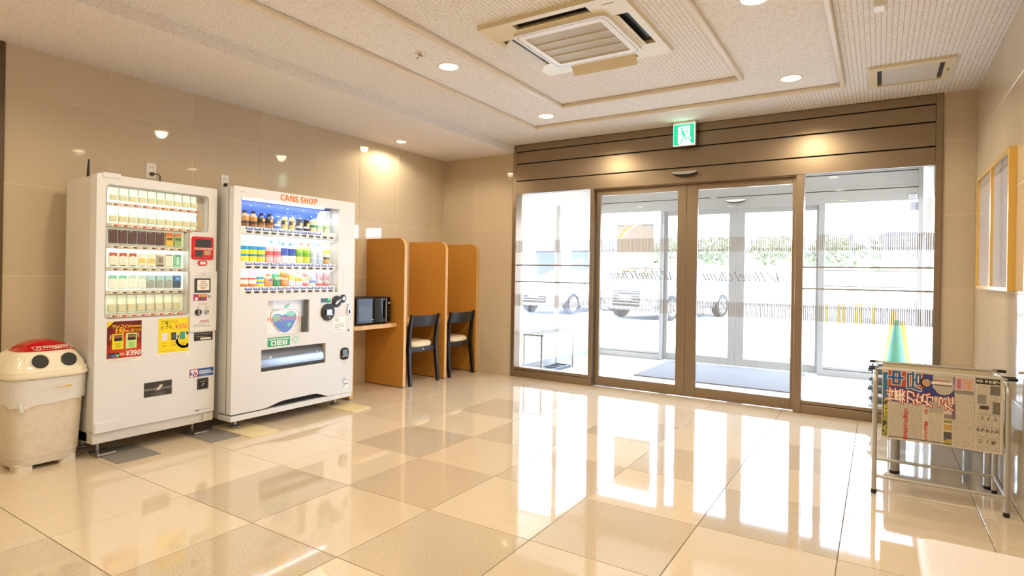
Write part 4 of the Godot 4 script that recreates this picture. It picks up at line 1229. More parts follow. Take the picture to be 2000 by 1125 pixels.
	for l in [[1.178, 0.665, 0.70, "#9a948e"], [1.165, 0.612, 0.75, "#b8b0a8"], [0.966, 0.64, 0.72, "#c8c0b4"], [0.955, 0.645, 0.71, "#c8c0b4"], [0.94, 0.63, 0.66, "#a8a098"], [0.938, 0.69, 0.735, "#a8a098"], [0.842, 0.66, 0.725, "#b8685a"], [0.830, 0.655, 0.73, "#b8685a"], [0.812, 0.615, 0.70, "#b0a89c"], [0.800, 0.615, 0.735, "#b0a89c"]]: cp.rect(l[1], l[0], l[2], l[0] + 0.005, 0.0126, l[3])
	part("caption", cp, M.print, cv)
	var bk := B.new()
	bk.rect(0.625, 0.697, 0.763, 0.757, 0.001, "#1d1a18")
	for l in [[0.742, 0.635, 0.75], [0.724, 0.64, 0.72]]: bk.rect(l[1], l[0], l[2], l[0] + 0.005, 0.0015, "#8a7f74")
	bk.rect(0.672, 0.704, 0.75, 0.718, 0.0015, "#e0d8cc")
	for l in [[0.776, 0.64, 0.755], [0.766, 0.63, 0.75]]: bk.rect(l[1], l[0] - 0.002, l[2], l[0] + 0.002, 0.001, "#b5aca0")
	part("black_sticker", bk, M.print, o)
	red_poster(o)
	yellow_poster(o)
	# age sticker
	var ag := B.new()
	ag.rect(0.598, 0.436, 0.773, 0.495, 0.001, "#23509a")
	ag.rect(0.598, 0.436, 0.660, 0.495, 0.0014, "#b8283a")
	ag.rect(0.602, 0.440, 0.657, 0.491, 0.0018, "#3a4a9a")
	ag.rect(0.604, 0.478, 0.655, 0.489, 0.0022, "#f0f0f4")
	for l in [[0.470, 0.668, 0.75], [0.455, 0.668, 0.768]]:
		var u: float = l[1]
		while u < l[2]:
			ag.rect(u, l[0], u + 0.006, l[0] + 0.010, 0.0016, "#e8ecf4")
			u += 0.0078
	ag.rect(0.668, 0.443, 0.75, 0.446, 0.0016, "#8aa0c8")
	ag.tint("#d8243a")
	ag.stroke([Vector2(0.628, 0.476), Vector2(0.655, 0.446)], 0.007, 0.0035)
	part("age_sticker", ag, M.print, o)
	words("lettering", "20", 0.050, mat(Color(0.97, 0.97, 0.98), 0.5), o, Transform3D(Basis.IDENTITY, Vector3(0.629, 0.458, 0.0026)), "Droid Sans", 0.0006, 700, 0.15)
	# take-out slot and coin return
	var dk := mat(Color(0.21, 0.20, 0.19), 0.3)
	var ts := thing_part("take_out_slot", o)
	part("slot_cover", B.new().prism(rr(0.296, 0.346, 0.476, 0.444, 0.003), 0.0, 0.004, 0.002), dk, ts)
	part("light_band", B.new().box(0.298, 0.388, 0.004, 0.474, 0.404, 0.0048), mat(Color(0.45, 0.43, 0.41), 0.25), ts)
	var ar := B.new()
	ar.tint("#cfc8b8")
	ar.poly(PackedVector2Array([Vector2(0.37, 0.384), Vector2(0.378, 0.402), Vector2(0.392, 0.412), Vector2(0.388, 0.418), Vector2(0.412, 0.424), Vector2(0.408, 0.402), Vector2(0.402, 0.408), Vector2(0.396, 0.388)]), 0.0056)
	ar.tint("#8a847c")
	ar.stroke([Vector2(0.362, 0.378), Vector2(0.362, 0.416), Vector2(0.41, 0.416), Vector2(0.41, 0.378), Vector2(0.362, 0.378)], 0.0015, 0.0052)
	ar.stroke([Vector2(0.342, 0.35), Vector2(0.342, 0.37), Vector2(0.425, 0.37), Vector2(0.425, 0.35), Vector2(0.342, 0.35)], 0.0012, 0.0052)
	for i in 5: ar.rect(0.348 + i * 0.015, 0.355, 0.358 + i * 0.015, 0.365, 0.0052, "#77716a")
	part("slot_print", ar, M.print, ts)
	var cr := thing_part("coin_return_cup", o)
	part("cup_frame", B.new().prism(rr(0.654, 0.341, 0.737, 0.423, 0.004), 0.0, 0.005, 0.003), dk, cr)
	part("cup_inside", B.new().box(0.668, 0.352, 0.005, 0.722, 0.410, 0.0056), M.black_gloss, cr)
	var cu := B.new()
	for l in [[0.395, 0.675, 0.715], [0.378, 0.685, 0.708], [0.368, 0.68, 0.70]]: cu.rect(l[1], l[0], l[2], l[0] + 0.006, 0.006, "#9a948a")
	part("cup_print", cu, M.print, cr)
	var md := B.new()
	md.rect(0.64, 0.190, 0.675, 0.196, 0.001, "#3a3632")
	md.tint("#6a645c")
	for i in 7: md.stroke([Vector2(0.682 + i * 0.012, 0.190), Vector2(0.688 + i * 0.012, 0.199)], 0.0022, 0.001)
	part("model_mark", md, M.print, o)
	# what stands inside: sample packs, each a thing of its own
	packs(xf)
	# on top and on the floor
	var an := thing("antenna", "black upright antenna standing on top of the cigarette machine", "antenna", xf * Transform3D(Basis.IDENTITY, Vector3(0.075, 1.80, -0.32)))
	part("antenna_base", B.new().box(-0.035, 0.0, -0.05, 0.045, 0.012, 0.05, 0.003), M.black, an)
	part("mast", B.new().tube([Vector3(0, 0.01, 0), Vector3(0.001, 0.07, 0), Vector3(0.004, 0.14, 0)], [0.0085, 0.008, 0.005], 10), M.black, an)
	for q in [[1.51, 1.765, "left"], [0.938, 1.19, "right"]]:
		solo("floor_plate", B.new().prism(rr(-0.61, -q[1], -0.225 if q[2] == "left" else -0.19, -q[0], 0.004), 0.0, 0.005, 0.001), M.grey_plate, "worn grey floor plate under the %s foot of the cigarette machine" % q[2], "floor plate", Transform3D(Basis(Vector3(1, 0, 0), Vector3(0, 0, -1), Vector3(0, 1, 0)), Vector3.ZERO), "grey floor plates")

func packs(xf: Transform3D):
	var mk := func(base: String, marks: Array, h := 0.088):
		var b := B.new()
		b.tint(base)
		b.box(-0.023, 0, -0.010, 0.023, h, 0.010)
		for m in marks:
			b.tint(m[0])
			var p := PackedVector2Array()
			for i in range(1, m.size()): p.append(Vector2(-0.023 + 0.046 * m[i][0], h * m[i][1]))
			b.poly(p, 0.0105 + 0.0002 * marks.find(m))
		return b.mesh()
	var box := func(x0, y0, x1, y1): return [[x0, y0], [x1, y0], [x1, y1], [x0, y1]]
	var brown = mk.call("#5a3a38", [["#d9c8b4", [0.05, 0.86], [0.55, 1.0], [0.62, 1.0], [0.12, 0.86]], ["#d9c8b4", [0.0, 0.92], [0.3, 1.0], [0.36, 1.0], [0.03, 0.9]], ["#6a4a46"] + box.call(0.06, 0.44, 0.94, 0.46)])
	var redroof = mk.call("#f2ead8", [["#c65a4a", [0, 0.70], [0.5, 0.80], [1, 0.70], [1, 1.0], [0, 1.0]], ["#6a6050"] + box.call(0.14, 0.02, 0.86, 0.08)])
	var goldroof = mk.call("#f6f0dc", [["#e8cc7a", [0, 0.25], [1, 0.25], [1, 0.55], [0.5, 0.66], [0, 0.55]], ["#8a8270"] + box.call(0.2, 0.02, 0.8, 0.07)])
	var mint = mk.call("#f4f2e6", [["#7fd0b4", [0, 0.72], [0.5, 0.80], [1, 0.72], [1, 1.0], [0, 1.0]], ["#b0a888"] + box.call(0.2, 0.02, 0.8, 0.05)])
	var palemint = mk.call("#f6f4ea", [["#bfe6da", [0, 0.72], [0.5, 0.80], [1, 0.72], [1, 1.0], [0, 1.0]], ["#b0a888"] + box.call(0.2, 0.02, 0.8, 0.05)])
	var greysky = mk.call("#a8b0a8", [["#a8dce2"] + box.call(0, 0.58, 1, 1), ["#8f9890", [0.2, 0.58], [0.5, 0.68], [0.8, 0.58]], ["#8a928a"] + box.call(0.1, 0.2, 0.5, 0.24)])
	var rows := [
		[1.378, "packs in the third row", [["brown", brown, "dark brown pack at the left end of the third row"], ["", brown, "second dark brown pack in the third row"], ["", brown, "third dark brown pack in the third row"], ["", brown, "fourth dark brown pack in the third row"], ["", brown, "fifth dark brown pack in the third row"], ["", brown, "sixth dark brown pack, last before the yellow one"],
			["", mk.call("#e8c030", [["#d86040"] + box.call(0, 0.72, 1, 1), ["#4a4038"] + box.call(0.1, 0.42, 0.9, 0.62)]), "yellow and red pack in the third row"], ["", mk.call("#9fc070", [["#d87850"] + box.call(0, 0.76, 1, 1), ["#5a6a50"] + box.call(0.1, 0.42, 0.9, 0.62)]), "green and red pack at the right end of the third row"]]],
		[1.228, "packs in the fourth row", [["", redroof, "cream pack with a red top at the left end of the fourth row"], ["", redroof, "second red-topped cream pack in the fourth row"], ["", redroof, "third red-topped cream pack, beside the gold ones"], ["", goldroof, "first of the two cream and gold packs in the fourth row"], ["", goldroof, "second of the two cream and gold packs in the fourth row"],
			["", mk.call("#b8ae98", [["#e8dcc0"] + box.call(0, 0.86, 1, 1), ["#8a8270"] + box.call(0.2, 0.3, 0.8, 0.75), ["#5a5244"] + box.call(0.05, 0.02, 0.95, 0.16)]), "khaki grey pack in the fourth row"], ["", mk.call("#f0ead8", [["#a09a80"] + box.call(0, 0.88, 1, 1), ["#d0c8b0"] + box.call(0.1, 0.04, 0.9, 0.1)]), "plain cream pack with a grey top in the fourth row"],
			["", mk.call("#8fd0b0", [["#c8eedc", [0.3, 0.2], [0.7, 0.2], [0.6, 0.9], [0.4, 0.9]], ["#5aa088"] + box.call(0.1, 0.84, 0.9, 0.98)]), "mint green pack at the right end of the fourth row"]]],
		[1.080, "packs in the fifth row", [["", mint, "cream pack with a mint top at the left end of the fifth row"], ["", mint, "second mint-topped cream pack in the fifth row"], ["", palemint, "first pale mint-topped pack in the fifth row"], ["", palemint, "second pale mint-topped pack, beside the grey ones"], ["", greysky, "first grey and sky blue pack in the fifth row"], ["", greysky, "second grey and sky blue pack in the fifth row"], ["", greysky, "third grey and sky blue pack, beside the blue pack"],
			["", mk.call("#4a5a78", [["#3f7fd0"] + box.call(0, 0.55, 1, 1), ["#8fc0f0"] + box.call(0.25, 0.66, 0.75, 0.86)]), "blue and slate pack at the right end of the fifth row"]]]]
	for r in rows:
		for k in 8:
			solo("cigarette_pack", r[2][k][1], M.print, r[2][k][2] + " of the cigarette machine" if r[2][k][2].split(" ").size() <= 11 else r[2][k][2], "cigarette pack", xf * Transform3D(Basis.IDENTITY, Vector3(0.116 + 0.0585 * k, r[0], -0.052)), r[1])

func red_poster(o):
	var b := B.new()
	var im := Image.create(128, 128, false, Image.FORMAT_RGB8)
	for y in 128:
		for x in 128:
			var d := Vector2((x - 70) / 64.0, (y - 80) / 70.0).length()
			im.set_pixel(x, y, Color("#d23a1e").lerp(Color("#5a1210"), clamp(d - 0.25, 0.0, 1.0) if y < 80 else clamp((d - 0.25) * 0.45, 0.0, 1.0)))
	var pm := mat(Color.WHITE, 0.3)
	pm.albedo_texture = image_texture(im)
	var X := 0.069; var Y := 0.631; var w := 0.205; var h := 0.239
	var po := thing_part("red_poster", o)
	part("poster_sheet", B.new().rect(X, Y, X + w, Y + h, 0.0012), pm, po)
	b.rect(X + 0.003, Y - 0.026, X + w, Y, 0.0012, "#efeae4")
	for i in 3: b.rect(X + 0.008, Y - 0.008 - i * 0.007, X + w - 0.02 * i - 0.01, Y - 0.0055 - i * 0.007, 0.0015, "#b9b2aa")
	b.tint("#f0c820")
	b.poly(PackedVector2Array([Vector2(X, Y + h), Vector2(X, Y + h - 0.04), Vector2(X + 0.04, Y + h)]), 0.0018)
	b.tint("#f5d22e")
	kana(b, "ワンコイン", X + 0.024, Y + 0.194, 0.026, 0.0038, 0.002, 0.9, 0.25)
	for i in 9: b.rect(X + 0.142 + i * 0.0068, Y + 0.198, X + 0.147 + i * 0.0068, Y + 0.207, 0.002, "#f0c828")
	b.tint("#f5d22e")
	kana(b, "円の", X + 0.104, Y + 0.166, 0.015, 0.0026, 0.002, 0.9, 0.2)
	kana(b, "おつり", X + 0.136, Y + 0.165, 0.026, 0.0036, 0.002, 0.85, 0.2)
	# two packs
	for q in [[0.030, 0.096, "#e6d326", "#c8d020"], [0.110, 0.176, "#bfe08a", "#a8d89a"]]:
		b.rect(X + q[0], Y + 0.058, X + q[1], Y + 0.158, 0.0018, q[2])
		b.rect(X + q[0] + 0.011, Y + 0.112, X + q[1] - 0.007, Y + 0.15, 0.0022, "#241c1a")
		for i in 5: b.rect(X + q[0] + 0.014 + 0.004 * (i % 3), Y + 0.068 + i * 0.007, X + q[1] - 0.014 - 0.003 * (i % 2), Y + 0.071 + i * 0.007, 0.0022, "#8a9a3a")
	b.tint("#e8c890")
	b.stroke([Vector2(X + 0.022, Y + 0.15), Vector2(X + 0.018, Y + 0.12)], 0.006, 0.0018)
	b.stroke([Vector2(X + 0.182, Y + 0.155), Vector2(X + 0.188, Y + 0.128)], 0.006, 0.0018)
	b.tint("#7a2018")
	b.stroke([Vector2(X + 0.018, Y + 0.12), Vector2(X + 0.014, Y + 0.06)], 0.006, 0.0018)
	b.stroke([Vector2(X + 0.188, Y + 0.128), Vector2(X + 0.198, Y + 0.07)], 0.005, 0.0018)
	b.tint("#5a9a40")
	b.poly(PackedVector2Array([Vector2(X + 0.094, Y + 0.056), Vector2(X + 0.104, Y + 0.064), Vector2(X + 0.116, Y + 0.058), Vector2(X + 0.104, Y + 0.052)]), 0.0024)
	for q in [[0.008, "#3a4a6a"], [0.029, "#3a78b8"], [0.052, "#5ac8a8"]]:
		b.rect(X + q[0], Y + 0.008, X + q[0] + 0.018, Y + 0.036, 0.0018, "#2a2424")
		b.rect(X + q[0] + 0.001, Y + 0.008, X + q[0] + 0.017, Y + 0.026, 0.0022, q[1])
	for i in 3: b.rect(X + 0.075, Y + 0.018 + i * 0.006, X + 0.108 - 0.006 * i, Y + 0.021 + i * 0.006, 0.002, "#f0d0b0")
	part("poster_print", b, M.print, po)
	var yel := mat(Color(0.96, 0.82, 0.18), 0.5)
	words("lettering", "110", 0.040, yel, po, Transform3D(Basis.IDENTITY, Vector3(X + 0.073, Y + 0.176, 0.002)), "Droid Sans", 0.0008, 700, 0.15, 0.9)
	words("lettering", "¥390", 0.047, mat(Color(0.97, 0.93, 0.90), 0.5), po, Transform3D(Basis.IDENTITY, Vector3(X + 0.156, Y + 0.027, 0.002)), "Droid Sans", 0.0008, 700, 0.1, 0.88)
	for x in [0.064, 0.144]:
		words("lettering", "FORTE", 0.021, mat(Color(0.80, 0.52, 0.36), 0.5), po, Transform3D(Basis.IDENTITY, Vector3(X + x + 0.001, Y + 0.137, 0.0026)), "Droid Sans", 0.0006, 700, 0.0, 0.72)

func yellow_poster(o):
	var b := B.new()
	var X := 0.381; var Y := 0.634; var w := 0.205; var h := 0.238
	b.rect(X, Y, X + w, Y + h, 0.0012, "#f2d40e")
	b.rect(X + 0.003, Y - 0.042, X + w, Y, 0.0012, "#efebe6")
	for i in 4: b.rect(X + 0.008, Y - 0.010 - i * 0.009, X + w - 0.008 - 0.004 * (i % 2), Y - 0.007 - i * 0.009, 0.0015, "#c4bdb4")
	b.tint("#4a4420")
	kana(b, "丁度いい", X + 0.012, Y + 0.198, 0.029, 0.0026, 0.002)
	kana(b, "オズモ。", X + 0.010, Y + 0.162, 0.030, 0.0026, 0.002, 0.92)
	# three packs and a ring
	for q in [[0.022, "#e4e2e8", "#c8c6cc"], [0.084, "#3a463c", "#e8e8ec"], [0.144, "#3f9a78", "#e8e8ec"]]:
		b.rect(X + q[0], Y + 0.085, X + q[0] + 0.036, Y + 0.138, 0.0022, q[1])
		b.tint(q[2])
		b.poly(PackedVector2Array([Vector2(X + q[0] + 0.036, Y + 0.085), Vector2(X + q[0] + 0.043, Y + 0.09), Vector2(X + q[0] + 0.043, Y + 0.143), Vector2(X + q[0] + 0.036, Y + 0.138)]), 0.0022)
		for i in 3: b.rect(X + q[0] + 0.006, Y + 0.118 - i * 0.01, X + q[0] + 0.028, Y + 0.119 - i * 0.01, 0.0026, "#8f928c")
		b.rect(X + q[0] + 0.002, Y + 0.062, X + q[0] + 0.036, Y + 0.066, 0.0018, "#c09a20")
		b.rect(X + q[0] + 0.004, Y + 0.046, X + q[0] + 0.034, Y + 0.052, 0.0018, "#b08c1c")
	b.tint("#26241c")
	var arc := []
	for i in 19:
		var a := deg_to_rad(150 + i * 9.2)
		arc.append(Vector2(X + 0.176 + 0.052 * cos(a), Y + 0.083 + 0.052 * sin(a)))
	for i in arc.size(): arc[i].x = min(arc[i].x, X + w - 0.008)
	b.stroke(arc, 0.016, 0.0019)
	b.stroke([Vector2(X + 0.190, Y + 0.134), Vector2(X + w - 0.006, Y + 0.120)], 0.012, 0.0019)
	b.rect(X + 0.01, Y + 0.012, X + 0.11, Y + 0.015, 0.0018, "#c8a418")
	var po := thing_part("yellow_poster", o)
	part("poster_print", b, M.print, po)
	words("lettering", "¥330", 0.042, mat(Color(0.86, 0.24, 0.42), 0.5), po, Transform3D(Basis.IDENTITY, Vector3(X + 0.152, Y + 0.177, 0.002)), "Droid Sans", 0.0008, 400, 0.1, 0.92)

# ---------------------------------------------------------------- carrels, microwave, chairs, sockets
func carrels():
	var zs := [-0.30, -1.02, -1.70, -2.305]
	var lab := ["veneered desk partition half hidden behind the drinks machine", "veneered desk partition with a rounded top corner, just right of the microwave", "veneered desk partition with a rounded top corner, between the two chairs", "veneered desk partition with a rounded top corner against the end wall"]
	for i in 4:
		var o := thing("desk_partition", lab[i], "partition", Transform3D(Basis.IDENTITY, Vector3(0, 0, zs[i])), "desk partitions")
		var top := 1.572
		var out := rounded([Vector2(XL + 0.003, 0.008), Vector2(-0.462, 0.008), Vector2(-0.462, top), Vector2(XL + 0.003, top)], 0.001, 1)
		var p := PackedVector2Array([Vector2(XL + 0.003, 0.008), Vector2(-0.462, 0.008)])
		for k in 9:
			var a := PI / 2 * k / 8
			p.append(Vector2(-0.552 + 0.09 * cos(a), top - 0.09 + 0.09 * sin(a)))
		p.append(Vector2(XL + 0.003, top))
		part("panel", B.new().prism(p, -0.04, 0.0), M.veneer, o)
		var eb := B.new()
		for k in p.size() - 1:
			if k == 0: continue
			var a := p[k]
			var q := p[k + 1]
			var d := (q - a).normalized()
			var n := Vector2(d.y, -d.x) * 0.0025
			eb.quad(Vector3(a.x + n.x, a.y + n.y, 0.0005), Vector3(a.x + n.x, a.y + n.y, -0.0405), Vector3(q.x + n.x, q.y + n.y, -0.0405), Vector3(q.x + n.x, q.y + n.y, 0.0005))
			eb.quad(Vector3(a.x, a.y, 0.0005), Vector3(a.x + n.x, a.y + n.y, 0.0005), Vector3(q.x + n.x, q.y + n.y, 0.0005), Vector3(q.x, q.y, 0.0005))
			eb.quad(Vector3(a.x + n.x, a.y + n.y, -0.0405), Vector3(a.x, a.y, -0.0405), Vector3(q.x, q.y, -0.0405), Vector3(q.x + n.x, q.y + n.y, -0.0405))
		part("edge_band", eb, M.edge_wood, o)
		part("glide_strip", B.new().box(XL + 0.02, 0.0, -0.032, -0.48, 0.008, -0.008), M.black, o)
	var dl := ["pale wood desk board carrying the microwave", "pale wood desk board behind the left chair", "pale wood desk board behind the right chair"]
	for i in 3:
		var z1: float = zs[i] - 0.041
		var z0: float = zs[i + 1] + 0.001
		var o := thing("desk", dl[i], "desk", Vector3.ZERO, "carrel desks")
		var x1 := -0.555
		part("desk_top", B.new().box(XL + 0.003, 0.638, z0, x1 - 0.003, 0.677, z1, 0.002), M.edge_wood, o)
		part("front_edge", B.new().box(x1 - 0.003, 0.638, z0, x1, 0.677, z1, 0.001), M.edge_wood, o)
		part("support_batten", B.new().box(XL + 0.003, 0.598, z0, XL + 0.04, 0.638, z1), M.veneer, o)
	# microwave
	var mw := thing("microwave", "black microwave oven with a mirror-like door on the left desk", "microwave", Transform3D(MACHINE, Vector3(-0.60, 0.677, -0.485)))
	part("body", B.new().box(0.0, 0.014, -0.36, 0.482, 0.276, -0.02, 0.008), M.black, mw)
	part("door", B.new().prism(rr(0.008, 0.018, 0.415, 0.272, 0.006), -0.02, 0.006, 0.004), M.black_gloss, mw)
	part("door_glass", B.new().prism(rr(0.026, 0.042, 0.352, 0.258, 0.004), 0.006, 0.0075), mat(Color(0.03, 0.03, 0.035), 0.02, 0.0, 0.5), mw)
	part("handle", B.new().prism(rr(0.378, 0.055, 0.398, 0.245, 0.008), 0.006, 0.024, 0.006), M.black_gloss, mw)
	part("door_edge", B.new().box(0.412, 0.02, 0.004, 0.418, 0.27, 0.009, 0.001), M.alu, mw)
	part("control_panel", B.new().prism(rr(0.420, 0.018, 0.478, 0.272, 0.005), -0.02, 0.005, 0.003), M.black_gloss, mw)
	part("clock_display", B.new().box(0.443, 0.208, 0.005, 0.467, 0.222, 0.006), mat(Color(0.72, 0.72, 0.70), 0.4), mw)
	for i in 4:
		for k in 2:
			part("key", B.new().box(0.432 + k * 0.02, 0.075 + i * 0.028, 0.005, 0.446 + k * 0.02, 0.082 + i * 0.028, 0.0056), M.dark_grey, mw)
	part("badge", B.new().box(0.205, 0.050, 0.0075, 0.235, 0.056, 0.0082), mat(Color(0.85, 0.85, 0.86), 0.4), mw)
	for q in [[0.04, -0.05], [0.44, -0.05], [0.04, -0.32], [0.44, -0.32]]:
		part("foot", B.new().lathe([[0.014, 0.0], [0.016, 0.016]], 12), M.black, mw, Vector3(q[0], 0, q[1]))
	# chairs
	var ch := make_chair("dark-stained wooden chair with a cream seat, at the middle desk right of the microwave", Vector3(-0.66, 0, -1.358))
	copy_of(ch, "dark-stained wooden chair with a cream seat, at the desk nearest the end wall", Vector3(-0.66, 0, -2.022))
	# wall sockets with plugs
	for q in [[0, 1.222, 1.968, "white wall socket with a grey plug above the cigarette machine"], [1, 0.628, 1.966, "white wall socket with a black plug above the gap between the two vending machines"]]:
		var so := thing("wall_socket", q[3], "socket", Transform3D(MACHINE, Vector3(XL, q[2], q[1])), "wall sockets")
		part("cover", B.new().prism(rr(-0.036, -0.06, 0.036, 0.06, 0.006), 0.0, 0.008, 0.003), M.white_plastic, so)
		for y in [0.026, -0.026]:
			for x in [-0.008, 0.008]:
				part("slot", B.new().box(x - 0.0014, y - 0.006, 0.008, x + 0.0014, y + 0.006, 0.0086), M.dark_grey, so)
		var col: StandardMaterial3D = mat(Color(0.26, 0.25, 0.24), 0.5) if q[0] == 0 else M.black
		var pl := thing("power_cord", ("grey" if q[0] == 0 else "black") + " power plug and cord running down behind the " + ("cigarette" if q[0] == 0 else "drinks") + " machine", "power cord", Transform3D(MACHINE, Vector3(XL, q[2], q[1])))
		part("plug", B.new().box(-0.014, -0.038, 0.0088, 0.014, -0.012, 0.034, 0.005), col, pl)
		if q[0] == 0:
			part("cord", B.new().tube([Vector3(0.005, -0.025, 0.03), Vector3(0.03, -0.025, 0.05), Vector3(0.042, -0.04, 0.055), Vector3(0.044, -0.08, 0.05), Vector3(0.04, -0.16, 0.04), Vector3(0.03, -0.6, 0.03)], 0.0045, 8), col, pl)
		else:
			part("cord", B.new().tube([Vector3(0.0, -0.022, 0.03), Vector3(-0.005, -0.02, 0.06), Vector3(-0.04, -0.04, 0.09), Vector3(-0.10, -0.09, 0.10), Vector3(-0.16, -0.2, 0.05), Vector3(-0.17, -0.6, 0.03)], 0.005, 8), col, pl)

func make_chair(label: String, at: Vector3) -> Node3D:
	var o := thing("chair", label, "chair", at, "chairs at the carrel desks")
	var leg := func(z, s):
		var b := B.new()
		var rings := []
		for q in [[0.0, 0.205, 0.015, 0.015, 0.004], [0.2, 0.182, 0.018, 0.017, 0.0], [0.40, 0.165, 0.021, 0.017, -0.004], [0.48, 0.168, 0.021, 0.017, -0.004], [0.62, 0.184, 0.018, 0.016, -0.002], [0.762, 0.212, 0.013, 0.014, 0.0]]:
			var c := Vector3(q[1], q[0], z + s * q[4])
			rings.append([c + Vector3(q[2], 0, q[3]), c + Vector3(q[2], 0, -q[3]), c + Vector3(-q[2], 0, -q[3]), c + Vector3(-q[2], 0, q[3])])
		for i in rings.size() - 1:
			for k in 4:
				b.quad(rings[i][k], rings[i][(k + 1) % 4], rings[i + 1][(k + 1) % 4], rings[i + 1][k])
		b.quad(rings[5][0], rings[5][1], rings[5][2], rings[5][3])
		return b
	part("rear_leg", leg.call(0.222, 1), M.chair_wood, o)
	part("rear_leg", leg.call(-0.222, -1), M.chair_wood, o)
	for s in [-1, 1]:
		part("front_leg", B.new().tube([Vector3(-0.19, 0, s * 0.205), Vector3(-0.185, 0.40, s * 0.205)], [0.015, 0.021], 10), M.chair_wood, o)
		part("side_rail", B.new().box(-0.18, 0.355, s * 0.212 - 0.011, 0.16, 0.405, s * 0.212 + 0.011, 0.003), M.chair_wood, o)
	part("front_rail", B.new().box(-0.197, 0.355, -0.2, -0.175, 0.405, 0.2, 0.003), M.chair_wood, o)
	var rr_ := B.new()
	var back := B.new()
	var n := 12
	for i in n:
		var a := -0.208 + 0.416 * i / n
		var c := -0.208 + 0.416 * (i + 1) / n
		var fa := 0.032 * (1 - pow(a / 0.21, 2))
		var fc := 0.032 * (1 - pow(c / 0.21, 2))
		for q in [[rr_, 0.352, 0.402, 0.150, 0.150, 0.022, 0.3], [back, 0.632, 0.752, 0.170, 0.196, 0.018, 1.0]]:
			var P := func(z, f, y, x, d): return Vector3(x + f * q[6] + d, y, z)
			var b: B = q[0]
			var y0: float = q[1]
			var y1: float = q[2]
			b.quad(P.call(c, fc, y0, q[3], q[5]), P.call(a, fa, y0, q[3], q[5]), P.call(a, fa, y1, q[4], q[5]), P.call(c, fc, y1, q[4], q[5])) if false else null
			b.quad(P.call(c, fc, y0, q[3], q[5]), P.call(a, fa, y0, q[3], q[5]), P.call(a, fa, y1, q[4], q[5]), P.call(c, fc, y1, q[4], q[5]))
			b.quad(P.call(a, fa, y0, q[3], 0), P.call(c, fc, y0, q[3], 0), P.call(c, fc, y1, q[4], 0), P.call(a, fa, y1, q[4], 0))
			b.quad(P.call(c, fc, y1, q[4], q[5]), P.call(a, fa, y1, q[4], q[5]), P.call(a, fa, y1, q[4], 0), P.call(c, fc, y1, q[4], 0))
			b.quad(P.call(c, fc, y0, q[3], 0), P.call(a, fa, y0, q[3], 0), P.call(a, fa, y0, q[3], q[5]), P.call(c, fc, y0, q[3], q[5]))
	part("rear_rail", rr_, M.chair_wood, o)
	part("backrest", back, M.chair_wood, o)
	part("maker_tag", B.new().box(0.1818, 0.374, -0.010, 0.1836, 0.384, 0.010), M.chrome, o)
	var rings := []
	for q in [[0.400, 0.93], [0.412, 1.0], [0.432, 1.0], [0.448, 0.96], [0.460, 0.84], [0.466, 0.6], [0.467, 0.3]]:
		var r := []
		for k in 28:
			var a := TAU * k / 28
			var cx: float = sign(cos(a)) * pow(abs(cos(a)), 0.55) * 0.185 * q[1]
			var cz: float = sign(sin(a)) * pow(abs(sin(a)), 0.55) * 0.203 * q[1]
			r.append(Vector3(-0.012 + cx + (0.016 * (1 - pow(cz / 0.21, 2)) if cx > 0.05 else 0.0), q[0], -cz))
		rings.append(r)
	part("seat", B.new().loft(rings), M.seat_vinyl, o)
	return o

